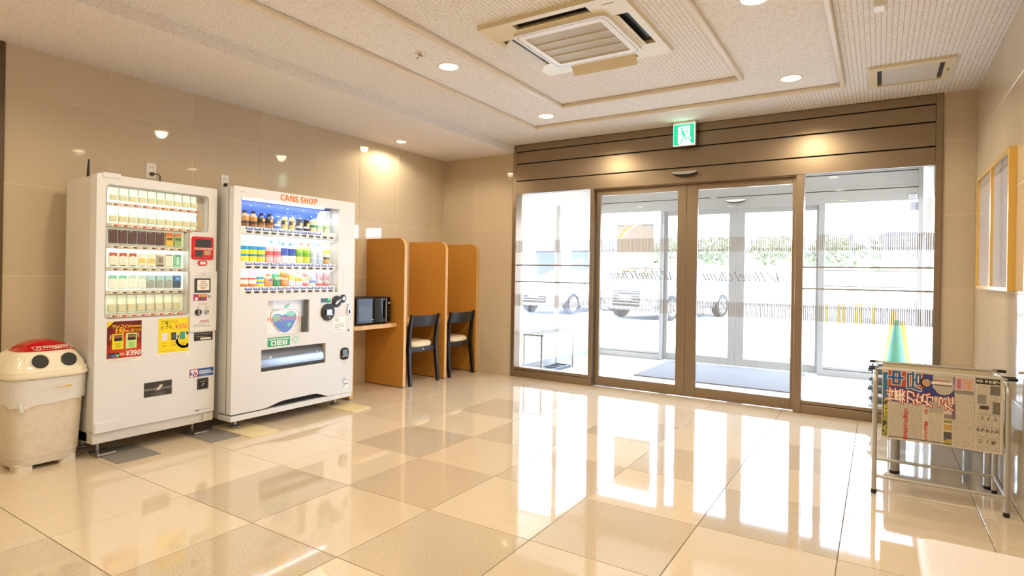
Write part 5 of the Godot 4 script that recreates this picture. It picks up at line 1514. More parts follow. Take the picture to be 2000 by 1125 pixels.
# ---------------------------------------------------------------- the waste bin
func bin():
	var o := thing("waste_bin", "cream plastic waste bin with a red-topped lid, two round openings and a clear liner", "waste bin", Vector3(-0.665, 0, 2.028))
	var sec := func(y, hx, hz, ex, n, dx = 0.0, wob = 0.0):
		var r := []
		for k in n:
			var a: float = TAU * k / n
			var w: float = 1.0 + wob * rng.randf_range(-1, 1)
			r.append(Vector3(dx + sign(cos(a)) * pow(abs(cos(a)), ex) * hx * w, y, -sign(sin(a)) * pow(abs(sin(a)), ex) * hz * w))
		return r
	var s := []
	for q in [[0.03, 0.150, 0.166], [0.05, 0.156, 0.171], [0.08, 0.160, 0.174], [0.085, 0.164, 0.178], [0.30, 0.180, 0.188], [0.50, 0.194, 0.198], [0.575, 0.198, 0.202]]:
		s.append(sec.call(q[0], q[1], q[2], 0.42, 48))
	part("body", B.new().loft(s), M.bin_body, o)
	for q in [[1, 1], [1, -1], [-1, 1], [-1, -1]]:
		part("foot", B.new().prism(rr(-0.05, -0.045, 0.05, 0.045, 0.02), 0.0, 0.045, 0.004), M.bin_body, o, Transform3D(Basis(Vector3(1, 0, 0), Vector3(0, 0, -1), Vector3(0, 1, 0)), Vector3(q[0] * 0.095, 0, q[1] * 0.11)))
	s = []
	for q in [[0.552, 0.212, 0.212], [0.560, 0.217, 0.217], [0.574, 0.217, 0.217], [0.580, 0.211, 0.211], [0.590, 0.213, 0.213], [0.600, 0.210, 0.210], [0.606, 0.198, 0.203], [0.630, 0.186, 0.200], [0.66, 0.174, 0.182], [0.69, 0.160, 0.160], [0.705, 0.14, 0.14]]:
		s.append(sec.call(q[0], q[1], q[2], 0.42, 48))
	var lid := part("lid", B.new().loft(s), M.bin_lid, o)
	# red cap: a shallow arch over the lid
	var b := B.new()
	var N := 16
	var rows := []
	for j in 9:
		var v := -1.0 + 2.0 * j / 8
		var r := []
		for i in N + 1:
			var u := -1.0 + 2.0 * i / N
			var top := 0.700 + 0.068 * (1 - u * u) * (1 - 0.35 * v * v)
			var x := 0.158 * v * pow(max(0.0, 1 - u * u * 0.97), 0.3)
			if j == 0 or j == 8: top = 0.686 + 0.014 * u * u
			elif j == 1 or j == 7: top = lerp(0.688 + 0.014 * u * u, top, 0.55)
			r.append(Vector3(x, top, -0.012 + 0.158 * u))
		rows.append(r)
	for j in 8:
		for i in N:
			b.quad(rows[j][i], rows[j][i + 1], rows[j + 1][i + 1], rows[j + 1][i])
	part("lid_cap", b, M.lid_red, lid)
	# openings face the room
	var tilt := Transform3D(MACHINE * Basis(Vector3(1, 0, 0), deg_to_rad(-22)), Vector3(0.172, 0.646, 0))
	for u in [-0.052, 0.093]:
		part("opening", B.new().disc(u, 0.0, 0.042, 0.0085, 32), mat(Color(0.035, 0.02, 0.012), 0.5), lid, tilt)
		var ri := []
		for i in 32: ri.append(Vector3(u + 0.046 * cos(TAU * i / 32), 0.046 * sin(TAU * i / 32), 0.006))
		part("opening_rim", B.new().tube(ri, 0.0045, 8, true), M.bin_lid, lid, tilt)
	part("opening_panel", B.new().prism(rr(-0.125, -0.052, 0.150, 0.055, 0.045, 8), -0.03, 0.004, 0.004), M.bin_lid, lid, tilt)
	# printed plate on the cap
	var pr := B.new()
	pr.tint("#f0d8cc")
	pr.stroke([Vector2(-0.075, 0.0), Vector2(0.118, 0.006), Vector2(0.112, 0.036), Vector2(-0.083, 0.032), Vector2(-0.075, 0.0)], 0.003, 0.0)
	pr.stroke([Vector2(-0.062, 0.006), Vector2(-0.060, 0.022), Vector2(-0.046, 0.026), Vector2(-0.040, 0.012), Vector2(-0.052, 0.004)], 0.004, 0.0)
	for i in 9: pr.rect(-0.028 + i * 0.0145, 0.015, -0.018 + i * 0.0145, 0.028, 0.0)
	pr.rect(0.02, 0.006, 0.06, 0.011, 0.0)
	part("lid_print", pr, M.print, lid, Transform3D(MACHINE * Basis(Vector3(1, 0, 0), deg_to_rad(-58)), Vector3(0.152, 0.716, -0.005)))
	# the clear liner turned over the rim
	rng.seed = 11
	s = []
	for i in 9:
		var y := 0.548 - i * 0.019
		s.push_front(sec.call(y, lerp(0.206, 0.200, i / 8.0), lerp(0.210, 0.203, i / 8.0), 0.42, 72, 0.0, 0.0 if i == 0 else 0.009))
	for k in s[0].size(): s[0][k].y += 0.012 * sin(k * 0.26) + 0.005 * sin(k * 0.9)
	part("liner", B.new().loft(s, false), M.bag, o)
	part("liner_tail", B.new().tube([Vector3(0.17, 0.43, 0.155), Vector3(0.186, 0.415, 0.150), Vector3(0.192, 0.39, 0.145), Vector3(0.19, 0.365, 0.142)], [0.012, 0.007, 0.008, 0.011], 8), M.bag, o)
	part("liner_tape", B.new().box(0.202, 0.485, -0.10, 0.204, 0.495, 0.0), mat(Color(0.85, 0.70, 0.12), 0.5), o)
	rng.seed = 12

# ---------------------------------------------------------------- right-hand side
func newspaper_texture() -> ImageTexture:       # drawn as the page is read: 390 wide, 530 high, two pixels a millimetre
	var W := 780
	var H := 1060
	var im := Image.create(W, H, false, Image.FORMAT_RGB8)
	im.fill(Color("#cdc3b0"))
	var r := RandomNumberGenerator.new()
	r.seed = 5
	# fractions of the hung sheet (fx to the right, fy down) turned into page pixels
	var R := func(fx0, fy0, fx1, fy1, c): im.fill_rect(Rect2i(int((1 - fy1) * W), int(fx0 * H), int((fy1 - fy0) * W), int((fx1 - fx0) * H)), Color(c))
	var body := func(fx0, fy0, fx1, fy1, c, dens = 0.7):
		var x := int((1 - fy1) * W)
		while x < int((1 - fy0) * W) - 4:
			var y := int(fx0 * H)
			while y < int(fx1 * H) - 3:
				if r.randf() < dens: im.fill_rect(Rect2i(x, y, 4 + r.randi_range(0, 1), 3), Color(c).lerp(Color("#c9bfae"), r.randf() * 0.5))
				y += 5
			x += 8
	R.call(0.01, 0.02, 0.98, 0.98, "#cabfac")
	body.call(0.06, 0.46, 0.36, 0.96, "#6a6356", 0.85)
	body.call(0.40, 0.55, 0.52, 0.96, "#7a7264", 0.6)
	body.call(0.61, 0.20, 0.775, 0.98, "#7f786a")
	body.call(0.80, 0.08, 0.97, 0.97, "#6f685a")
	R.call(0.008, 0.05, 0.05, 0.42, "#2f6f9a")
	R.call(0.008, 0.42, 0.052, 0.965, "#3a4038")
	R.call(0.055, 0.02, 0.36, 0.30, "#b04a34")
	R.call(0.055, 0.24, 0.44, 0.46, "#2c4a80")
	R.call(0.36, 0.03, 0.62, 0.33, "#3c3f7c")
	R.call(0.41, 0.40, 0.53, 0.56, "#a89f92")
	# columns of advertisements
	for q in [[0.535, 0.56, 0.60, 0.62, "#8a7a6a"], [0.535, 0.64, 0.60, 0.68, "#8f8a3a"], [0.535, 0.70, 0.60, 0.78, "#c09a58"], [0.535, 0.80, 0.60, 0.90, "#5a5248"], [0.535, 0.91, 0.60, 0.98, "#b0a040"], [0.535, 0.88, 0.56, 0.92, "#5a5a9a"],
		[0.625, 0.04, 0.77, 0.20, "#c8a0a0"], [0.64, 0.06, 0.67, 0.19, "#b86a78"], [0.72, 0.07, 0.745, 0.19, "#c8a060"], [0.615, 0.21, 0.775, 0.26, "#8a857a"], [0.60, 0.40, 0.63, 0.62, "#7a6470"],
		[0.785, 0.02, 0.975, 0.095, "#26221e"], [0.90, 0.11, 0.975, 0.23, "#6f695e"], [0.80, 0.24, 0.87, 0.36, "#8a8478"], [0.92, 0.32, 0.975, 0.48, "#756f64"], [0.82, 0.38, 0.89, 0.43, "#4a453e"]]:
		R.call(q[0], q[1], q[2], q[3], q[4])
	for q in [[0.78, 0.10, 0.783, 0.98], [0.785, 0.495, 0.975, 0.50], [0.785, 0.66, 0.975, 0.664], [0.785, 0.80, 0.975, 0.803], [0.615, 0.36, 0.775, 0.363], [0.615, 0.72, 0.775, 0.723], [0.60, 0.03, 0.603, 0.98], [0.975, 0.03, 0.977, 0.98], [0.06, 0.96, 0.60, 0.975]]:
		R.call(q[0], q[1], q[2], q[3], "#5a5a66")
	# lettering: characters stand upright on the page
	var glyph := func(ch, cx, cy, size0, w, c, tall = 1.0):
		var size := Vector2(size0, size0 * tall)
		for st in strokes_of(ch):
			for i in st.size() - 1:
				var a: Vector2 = Vector2(cx, cy) + (st[i] - Vector2(0.5, 0.5)) * size
				var b: Vector2 = Vector2(cx, cy) + (st[i + 1] - Vector2(0.5, 0.5)) * size
				var n := int(a.distance_to(b) / 2.0) + 1
				for k in n + 1:
					var p := a.lerp(b, float(k) / n)
					im.fill_rect(Rect2i(int(p.x - w / 2.0), int(p.y - w / 2.0), int(w), int(w)), Color(c))
	var head := "性暴力なかった"
	for pass_ in 3:
		for i in 7:
			glyph.call(head[i], W * (1 - (0.370 + 0.008 * i)), H * (0.075 + 0.083 * i), 150.0, [26, 20, 12][pass_], ["#b8402a", "#8a1c14", "#ece2d2"][pass_], 0.6)
	for pass_ in 2:
		glyph.call("中", W * 0.87, H * 0.12, 190.0, [40, 26][pass_], ["#e0cdb8", "#2f5c92"][pass_], 0.66)
		glyph.call("居", W * 0.86, H * 0.265, 190.0, [36, 20][pass_], ["#e0cdb8", "#2f5c92"][pass_], 0.74)
	# the man in a grey jacket, head to the left
	var blob := func(fx, fy, rx, ry, c):
		var cx: float = (1 - fy) * W
		var cy: float = fx * H
		for y in range(int(cy - rx * H), int(cy + rx * H)):
			var k := 1.0 - pow((y - cy) / (rx * H), 2)
			if k <= 0: continue
			var hw: float = sqrt(k) * ry * W
			im.fill_rect(Rect2i(int(cx - hw), y, int(2 * hw), 1), Color(c))
	blob.call(0.53, 0.17, 0.085, 0.13, "#b5aca0")
	R.call(0.44, 0.03, 0.61, 0.22, "#b5aca0")
	R.call(0.43, 0.12, 0.60, 0.16, "#e2dbd2")
	blob.call(0.365, 0.15, 0.038, 0.065, "#3a2a20")
	blob.call(0.385, 0.15, 0.036, 0.052, "#c49a78")
	R.call(0.45, 0.155, 0.60, 0.175, "#6a6058")
	R.call(0.44, 0.10, 0.58, 0.112, "#b04a3a")
	for q in [[0.378, 0.128], [0.378, 0.172]]: R.call(q[0], q[1] - 0.012, q[0] + 0.005, q[1] + 0.012, "#4a3226")
	R.call(0.405, 0.135, 0.409, 0.165, "#8a5040")
	R.call(0.385, 0.146, 0.397, 0.154, "#a87a5c")
	var col := func(text, fx, fy0, fy1, size, w, c):      # a line of type across the page: it runs upwards on the hung sheet
		var n: int = text.length()
		for i in n: glyph.call(text[i], W * (1 - lerp(fy1, fy0, (i + 0.5) / n)), H * fx, size, w, c)
	col.call("アンテレ日ススて切かたにて", 0.030, 0.43, 0.96, 40.0, 6, "#d8cf3a")
	for i in 13: glyph.call("暴性中居度切円力居暴性度中"[i], W * (0.03 + 0.034 * i), H * 0.21, 26.0, 5, "#b83a32", 1.5)
	col.call("ヒアリングか性度さされてない", 0.385, 0.50, 0.96, 30.0, 6, "#b83a32")
	for i in 6: glyph.call("スマホの居イ"[i], W * 0.94, H * (0.805 + 0.031 * i), 32.0, 5, "#e8dcc4")
	for i in 3: glyph.call("一へン"[i], W * 0.45, H * (0.84 + 0.05 * i), 38.0, 5, "#3a352e")
	for i in 5: glyph.call("カラオケ力"[i] if i else "か", W * 0.29, H * (0.81 + 0.036 * i), 36.0, 5, "#3a352e")
	for i in 3: glyph.call("い一切"[i], W * 0.14, H * (0.83 + 0.05 * i), 40.0, 6, "#3a352e")
	return image_texture(im)

func right_side():
	# framed notice board
	var nb := thing("notice_board", "gold framed notice board of two glazed panels covered in fine print on the right wall", "notice board", Transform3D(RIGHTWALL, Vector3(XR, 0, 0)))
	var z0 := -1.955; var z1 := -0.715; var zm := -1.345; var y0 := 1.165; var y1 := 1.976
	part("back_board", B.new().box(z0 + 0.01, y0 + 0.01, 0.0, z1 - 0.01, y1 - 0.01, 0.018), M.grey_bezel, nb)
	for k in 2:
		var a: float = z0 if k == 0 else zm
		var c: float = zm if k == 0 else z1
		part("frame", B.new().ring(rr(a, y0, c, y1, 0.002, 1), rr(a + 0.022, y0 + 0.022, c - 0.022, y1 - 0.022, 0.001, 1), 0.0, 0.035), M.gold, nb)
		var pr := B.new()
		pr.rect(a + 0.022, y0 + 0.022, c - 0.022, y1 - 0.022, 0.020, "#d6d2d2")
		pr.rect(a + 0.022, y1 - 0.09, c - 0.022, y1 - 0.022, 0.0204, "#8f8780")
		for i in 52:
			var y := y1 - 0.105 - i * 0.0128
			var u := a + 0.04
			while u < c - 0.06:
				var w := rng.randf_range(0.02, 0.07)
				pr.rect(u, y, min(u + w, c - 0.04), y + 0.006, 0.0204, ["#a8a6ae", "#b8b2b0", "#c0a8a0", "#9fa4b4"][rng.randi_range(0, 3)])
				u += w + rng.randf_range(0.006, 0.02)
		for i in 8: pr.rect(a + 0.05 + i * 0.055, y1 - 0.065, a + 0.09 + i * 0.055, y1 - 0.045, 0.0208, "#b5aea6")
		part("notice_sheet", pr, M.paper, nb)
		part("pane", B.new().rect(a + 0.02, y0 + 0.02, c - 0.02, y1 - 0.02, 0.028), M.glass, nb)
	# newspaper rack
	var X0 := 3.727; var X1 := 4.310; var ZF := -0.42; var ZR := -0.80
	var rk := thing("newspaper_rack", "silver tube rack for hanging newspapers beside the right wall", "rack", Vector3(X0, 0, ZF))
	for k in 2:
		var x: float = 0.0 if k == 0 else X1 - X0
		var pts := [Vector3(x, 0.012, 0), Vector3(x, 0.63, 0)]
		for i in 7:
			var a := PI / 2 * (i + 1) / 7
			pts.append(Vector3(x, 0.63 + 0.06 * sin(a), -0.06 + 0.06 * cos(a)))
		for i in 8:
			var a := PI / 2 * i / 7
			pts.append(Vector3(x, 0.63 + 0.06 * cos(a), ZR - ZF + 0.06 - 0.06 * sin(a)))
		pts.append(Vector3(x, 0.012, ZR - ZF))
		part("side_frame", B.new().tube(pts, 0.0125, 14), M.alu, rk)
		part("side_bar", B.new().tube([Vector3(x, 0.10, 0), Vector3(x, 0.10, ZR - ZF)], 0.009, 12), M.alu, rk)
		for z in [0.0, ZR - ZF]:
			part("foot_cap", B.new().lathe([[0.012, 0.0], [0.0145, 0.003], [0.0145, 0.022], [0.0128, 0.024]], 14), M.black, rk, Vector3(x, 0, z))
	for z in [0.0, ZR - ZF]:
		part("cross_bar", B.new().tube([Vector3(0, 0.10, z), Vector3(X1 - X0, 0.10, z)], 0.0095, 12), M.alu, rk)
	# rods with newspapers, each a thing of its own
	var tex := newspaper_texture()
	var paper_m := mat(Color.WHITE, 0.8)
	paper_m.albedo_texture = tex
	var plain := mat(Color(0.80, 0.74, 0.62), 0.8)
	var rl := ["front newspaper holder rod with black ends, carrying the printed front page", "middle newspaper holder rod with black ends", "rear newspaper holder rod with black ends at the back of the rack"]
	var zz := [-0.425, -0.475, -0.755]
	for i in 3:
		var ro := thing("newspaper_rod", rl[i], "newspaper holder", Vector3(X0, 0.712, zz[i]), "newspaper holder rods")
		for s in 2:
			part("rod", B.new().tube([Vector3(-0.002, 0, -0.006 + 0.012 * s), Vector3(0.58, 0, -0.006 + 0.012 * s)], 0.0052, 10), M.alu, ro)
		part("end_grip", B.new().tube([Vector3(-0.032, 0, 0), Vector3(-0.030, 0, 0), Vector3(0.016, 0, 0), Vector3(0.018, 0, 0)], [0.005, 0.0085, 0.0085, 0.005], 12), M.black, ro)
		part("end_grip", B.new().tube([Vector3(0.562, 0, 0), Vector3(0.564, 0, 0), Vector3(0.620, 0, 0), Vector3(0.622, 0, 0)], [0.005, 0.0085, 0.0085, 0.005], 12), M.black, ro)
	var np := thing("newspaper", "newspaper hung sideways at the rack front, with bold blue and red Japanese headlines", "newspaper", Vector3(X0, 0.712, zz[0]), "newspapers on the rack")
	var sh := B.new()
	var nx := 12
	var ny := 6
	for i in nx:
		for j in ny:
			var P := func(u, v):
				return Vector3(0.033 + 0.53 * u, 0.004 - 0.392 * v + 0.004 * sin(u * 5.0) * v, 0.010 + 0.006 * sin(u * 6.0 + 0.6) * v + 0.004 * v)
			var u0 := float(i) / nx
			var u1 := float(i + 1) / nx
			var v0 := float(j) / ny
			var v1 := float(j + 1) / ny
			var a = P.call(u0, v1)
			var c = P.call(u1, v1)
			var d = P.call(u1, v0)
			var e = P.call(u0, v0)
			var nn: Vector3 = (d - a).cross(e - c).normalized()
			# page turned a quarter turn: page x runs up the sheet, page y runs along it
			sh.tri(a, c, d, nn, nn, nn, Vector2(1 - v1, u0), Vector2(1 - v1, u1), Vector2(1 - v0, u1))
			sh.tri(a, d, e, nn, nn, nn, Vector2(1 - v1, u0), Vector2(1 - v0, u1), Vector2(1 - v0, u0))
	part("front_page", sh, paper_m, np)
	part("inner_pages", B.new().box(0.034, -0.386, -0.004, 0.562, 0.006, 0.008, 0.002), plain, np)
	for i in 2:
		var n2 := thing("newspaper", ["folded newspaper on the middle rod, hidden behind the front one", "folded newspaper on the rear rod of the rack"][i], "newspaper", Vector3(X0, 0.712, zz[i + 1]), "newspapers on the rack")
		part("pages", B.new().box(0.035, -0.36 + 0.03 * i, -0.004, 0.56, -0.002 if i == 0 else -0.006, 0.004, 0.002), plain, n2)
	# low bench behind the rack
	var tb := thing("bench", "low dark green bench on thick silver legs behind the newspaper rack", "bench", Vector3(4.07, 0, -1.06))
	part("seat", B.new().box(-0.29, 0.28, -0.86, 0.285, 0.37, 0.21, 0.02), mat(Color(0.055, 0.085, 0.075), 0.45), tb)
	for q in [[-0.235, 0.16], [0.228, 0.17], [-0.235, -0.80], [0.228, -0.80]]:
		part("leg", B.new().lathe([[0.028, 0.018], [0.028, 0.285]], 18), M.steel, tb, Vector3(q[0], 0, q[1]))
		part("foot_cap", B.new().lathe([[0.026, 0.0], [0.03, 0.004], [0.03, 0.018], [0.027, 0.02]], 18), M.black, tb, Vector3(q[0], 0, q[1]))
	# upholstered bench in the foreground
	var fb := thing("bench", "cream upholstered bench with a dark frame in the near right corner", "bench", Vector3(3.852, 0, 1.272))
	var rings := []
	for q in [[0.375, 0.0], [0.38, -0.004], [0.405, -0.005], [0.416, -0.001], [0.421, 0.008], [0.4225, 0.02], [0.423, 0.06]]:
		var r := []
		for p in rr(q[1], -1.1 + q[1], 0.48 - q[1], -q[1], 0.035, 6): r.append(Vector3(p.x, q[0], -p.y))
		rings.append(r)
	part("seat", B.new().loft(rings), M.bench_cloth, fb)
	var frame := mat(Color(0.55, 0.56, 0.60), 0.3, 0.6)
	part("apron", B.new().box(0.012, 0.345, 0.02, 0.47, 0.374, 1.08, 0.003), frame, fb)
	for q in [[0.006, 0.012], [0.444, 0.012], [0.006, 1.055], [0.444, 1.055]]:
		part("leg", B.new().box(q[0], 0.0, q[1], q[0] + 0.03, 0.375, q[1] + 0.03, 0.003), frame, fb)
	part("under_panel", B.new().box(0.05, 0.06, 0.045, 0.44, 0.345, 1.05), M.black, fb)

# ---------------------------------------------------------------- vestibule and street
func vestibule_things():
	var mt := solo("entrance_mat", B.new().box(1.22, 0.001, -4.70, 2.96, 0.012, -3.27, 0.003), M.mat_carpet, "grey ribbed entrance mat on the vestibule floor between the two pairs of doors", "door mat")
	# umbrella stand
	var A := Vector3(0.09, 0, -2.56); var w := 0.245; var l := 0.84; var H := 0.49
	var us := thing("umbrella_stand", "silver umbrella stand with a grid top inside the vestibule on the left", "umbrella stand", A)
	for q in [[0.0, 0.0], [w, 0.0], [0.0, -l], [w, -l]]:
		part("leg", B.new().box(q[0] - 0.011, 0.0, q[1] - 0.011, q[0] + 0.011, H, q[1] + 0.011, 0.002), M.silver_dark if M.has("silver_dark") else M.steel, us)
	for q in [[0.0, 0.0, w, 0.0], [0.0, -l, w, -l], [0.0, 0.0, 0.0, -l], [w, 0.0, w, -l]]:
		part("top_bar", B.new().box(min(q[0], q[2]) - 0.011, H - 0.022, min(q[1], q[3]) - 0.011, max(q[0], q[2]) + 0.011, H, max(q[1], q[3]) + 0.011, 0.002), M.steel, us)
		if q[0] == q[2]:
			part("side_bar", B.new().tube([Vector3(q[0], 0.19, 0), Vector3(q[0], 0.19, -l)], 0.005, 8), M.steel, us)
	for i in 9:
		part("grid_bar", B.new().box(0.011, H - 0.014, -l * (i + 1) / 10 - 0.004, w - 0.011, H - 0.004, -l * (i + 1) / 10 + 0.004), M.steel, us)
	for i in 2:
		part("grid_bar", B.new().box(w * (i + 1) / 3 - 0.004, H - 0.014, -l, w * (i + 1) / 3 + 0.004, H - 0.004, 0), M.steel, us)
	var tray := thing_part("drip_tray", us)
	var dk := mat(Color(0.28, 0.31, 0.36), 0.4)
	part("tray_rim", B.new().ring(rr(0.012, -l + 0.02, w - 0.012, -0.02, 0.01), rr(0.03, -l + 0.04, w - 0.03, -0.04, 0.008), 0.0, 0.035), dk, tray, Transform3D(Basis(Vector3(1, 0, 0), Vector3(0, 0, -1), Vector3(0, 1, 0)) * Basis.from_scale(Vector3(1, -1, 1)), Vector3.ZERO))
	part("tray_floor", B.new().box(0.02, 0.003, -l + 0.03, w - 0.02, 0.01, -0.03), dk, tray)
	for i in 5: part("tray_rib", B.new().box(0.03, 0.01, -l * (i + 0.8) / 6 - 0.01, w - 0.03, 0.03, -l * (i + 0.8) / 6 + 0.01), dk, tray)
	# leaflet stand behind the newspaper rack
	var ls := thing("leaflet_stand", "low tiered leaflet stand with dark trays behind the glass at the newspaper rack", "leaflet stand", Vector3(3.66, 0, -2.78))
	var slate := mat(Color(0.22, 0.27, 0.33), 0.5)
	part("back_plate", B.new().box(0.03, 0.01, -0.08, 0.30, 0.44, -0.068), slate, ls)
	for i in 5:
		var y := 0.03 + i * 0.085
		part("tray", B.new().box(0.0 + 0.012 * (i % 2), y, -0.068, 0.30, y + 0.028, 0.05 - 0.02 * i, 0.003), slate, ls)
		part("leaflets", B.new().box(0.012 + 0.012 * (i % 2), y + 0.029, -0.064, 0.29, y + 0.045 + 0.012 * (i % 2), 0.03 - 0.02 * i, 0.002), mat(Color(["#cfe0d8", "#e8e8ea", "#8fb0a8", "#d8dce8", "#e0d890"][i]), 0.6), ls)
	# poster on the outer glass, printed side to the street; its back shows the print in reverse
	var zp := -4.77 + 0.02 - 0.045 + 0.006
	var po := B.new()
	po.rect(0.366, 1.178, 0.934, 1.986, 0.0, "#c4b8ae")
	po.rect(0.366, 1.178, 0.934, 1.56, 0.0006, "#cac6c0")
	po.tint("#d8b878")
	po.poly(PackedVector2Array([Vector2(0.38, 1.79), Vector2(0.47, 1.91), Vector2(0.60, 1.986), Vector2(0.66, 1.986), Vector2(0.52, 1.90), Vector2(0.42, 1.77)]), 0.0006)
	po.tint("#dcd4dc")
	po.poly(PackedVector2Array([Vector2(0.42, 1.77), Vector2(0.52, 1.90), Vector2(0.66, 1.986), Vector2(0.69, 1.986), Vector2(0.55, 1.88), Vector2(0.45, 1.77)]), 0.0008)
	for q in [[0.372, 1.955, 0.47, 1.972], [0.76, 1.955, 0.93, 1.972]]: po.rect(q[0], q[1], q[2], q[3], 0.0008, "#8f9a98")
	for q in [[1.90, 0.60, 0.84], [1.855, 0.57, 0.85], [1.81, 0.66, 0.85]]:
		var x: float = q[1]
		while x < q[2]:
			po.rect(x, q[0], x + 0.018, q[0] + 0.022, 0.0008, "#e6b49c")
			x += 0.028
	po.rect(0.40, 1.60, 0.90, 1.77, 0.0008, "#c9b9a4")
	for i in 5:
		po.rect(0.43, 1.52 - i * 0.022, 0.56, 1.535 - i * 0.022, 0.001, "#f0d4c0")
		po.rect(0.58, 1.524 - i * 0.022, 0.88, 1.529 - i * 0.022, 0.001, "#c8c8cc")
	po.rect(0.55, 1.315, 0.72, 1.337, 0.001, "#9a9a98")
	po.rect(0.45, 1.272, 0.64, 1.30, 0.001, "#eebb98")
	for i in 2: po.rect(0.81, 1.27 + i * 0.045, 0.835, 1.30 + i * 0.045, 0.001, ["#e89a80", "#8a8a90"][i])
	solo("poster", po, M.paper, "large pale poster with a rainbow corner fixed to the outer left window, seen from behind", "poster", Vector3(0, 0, zp))
	for q in [[4.017, 2.17, 4.10, 2.222, "small white notice at the top of the outer right frame, above the grey one"], [4.033, 2.036, 4.112, 2.14, "small grey square sticker on the outer right window, below the white notice"]]:
		var nb := B.new()
		nb.rect(q[0], q[1], q[2], q[3], 0.0, "#d8dade" if q[1] > 2.15 else "#b8bcc6")
		for i in 4: nb.rect(q[0] + 0.01, lerp(q[1], q[3], 0.15 + 0.2 * i), q[2] - 0.012 - 0.008 * (i % 2), lerp(q[1], q[3], 0.15 + 0.2 * i) + 0.005, 0.0006, "#9ca2b0")
		solo("notice", nb, M.paper, q[4], "notice", Vector3(0, 0, -4.735 if q[1] > 2.15 else zp), "notices on the outer window")
	var cone := func(col, at, h, label, band):
		var o := thing("traffic_cone", label, "traffic cone", at)
		part("base", B.new().prism(rr(-0.17, -0.17, 0.17, 0.17, 0.03), 0.0, 0.03, 0.006), mat(Color(0.12, 0.13, 0.13), 0.7), o, Transform3D(Basis(Vector3(1, 0, 0), Vector3(0, 0, -1), Vector3(0, 1, 0)), Vector3.ZERO))
		part("cone", B.new().lathe([[0.125, 0.03], [0.032, h - 0.02], [0.026, h], [0.0, h]], 28), mat(col, 0.45), o)
		if band: part("band", B.new().lathe([[0.0895, h * 0.36], [0.073, h * 0.52]], 28), mat(Color(0.95, 0.95, 0.93), 0.4), o)
	cone.call(Color(0.02, 0.42, 0.27), Vector3(3.93, 0, -5.25), 0.715, "green traffic cone outside the right window, in front of the yellow ones", false)
	cone.call(Color(0.86, 0.58, 0.02), Vector3(3.91, 0, -6.02), 0.80, "taller yellow traffic cone, left behind the green one", false)
	cone.call(Color(0.86, 0.58, 0.02), Vector3(4.005, 0, -5.62), 0.675, "shorter yellow traffic cone with a white band, right behind the green one", true)

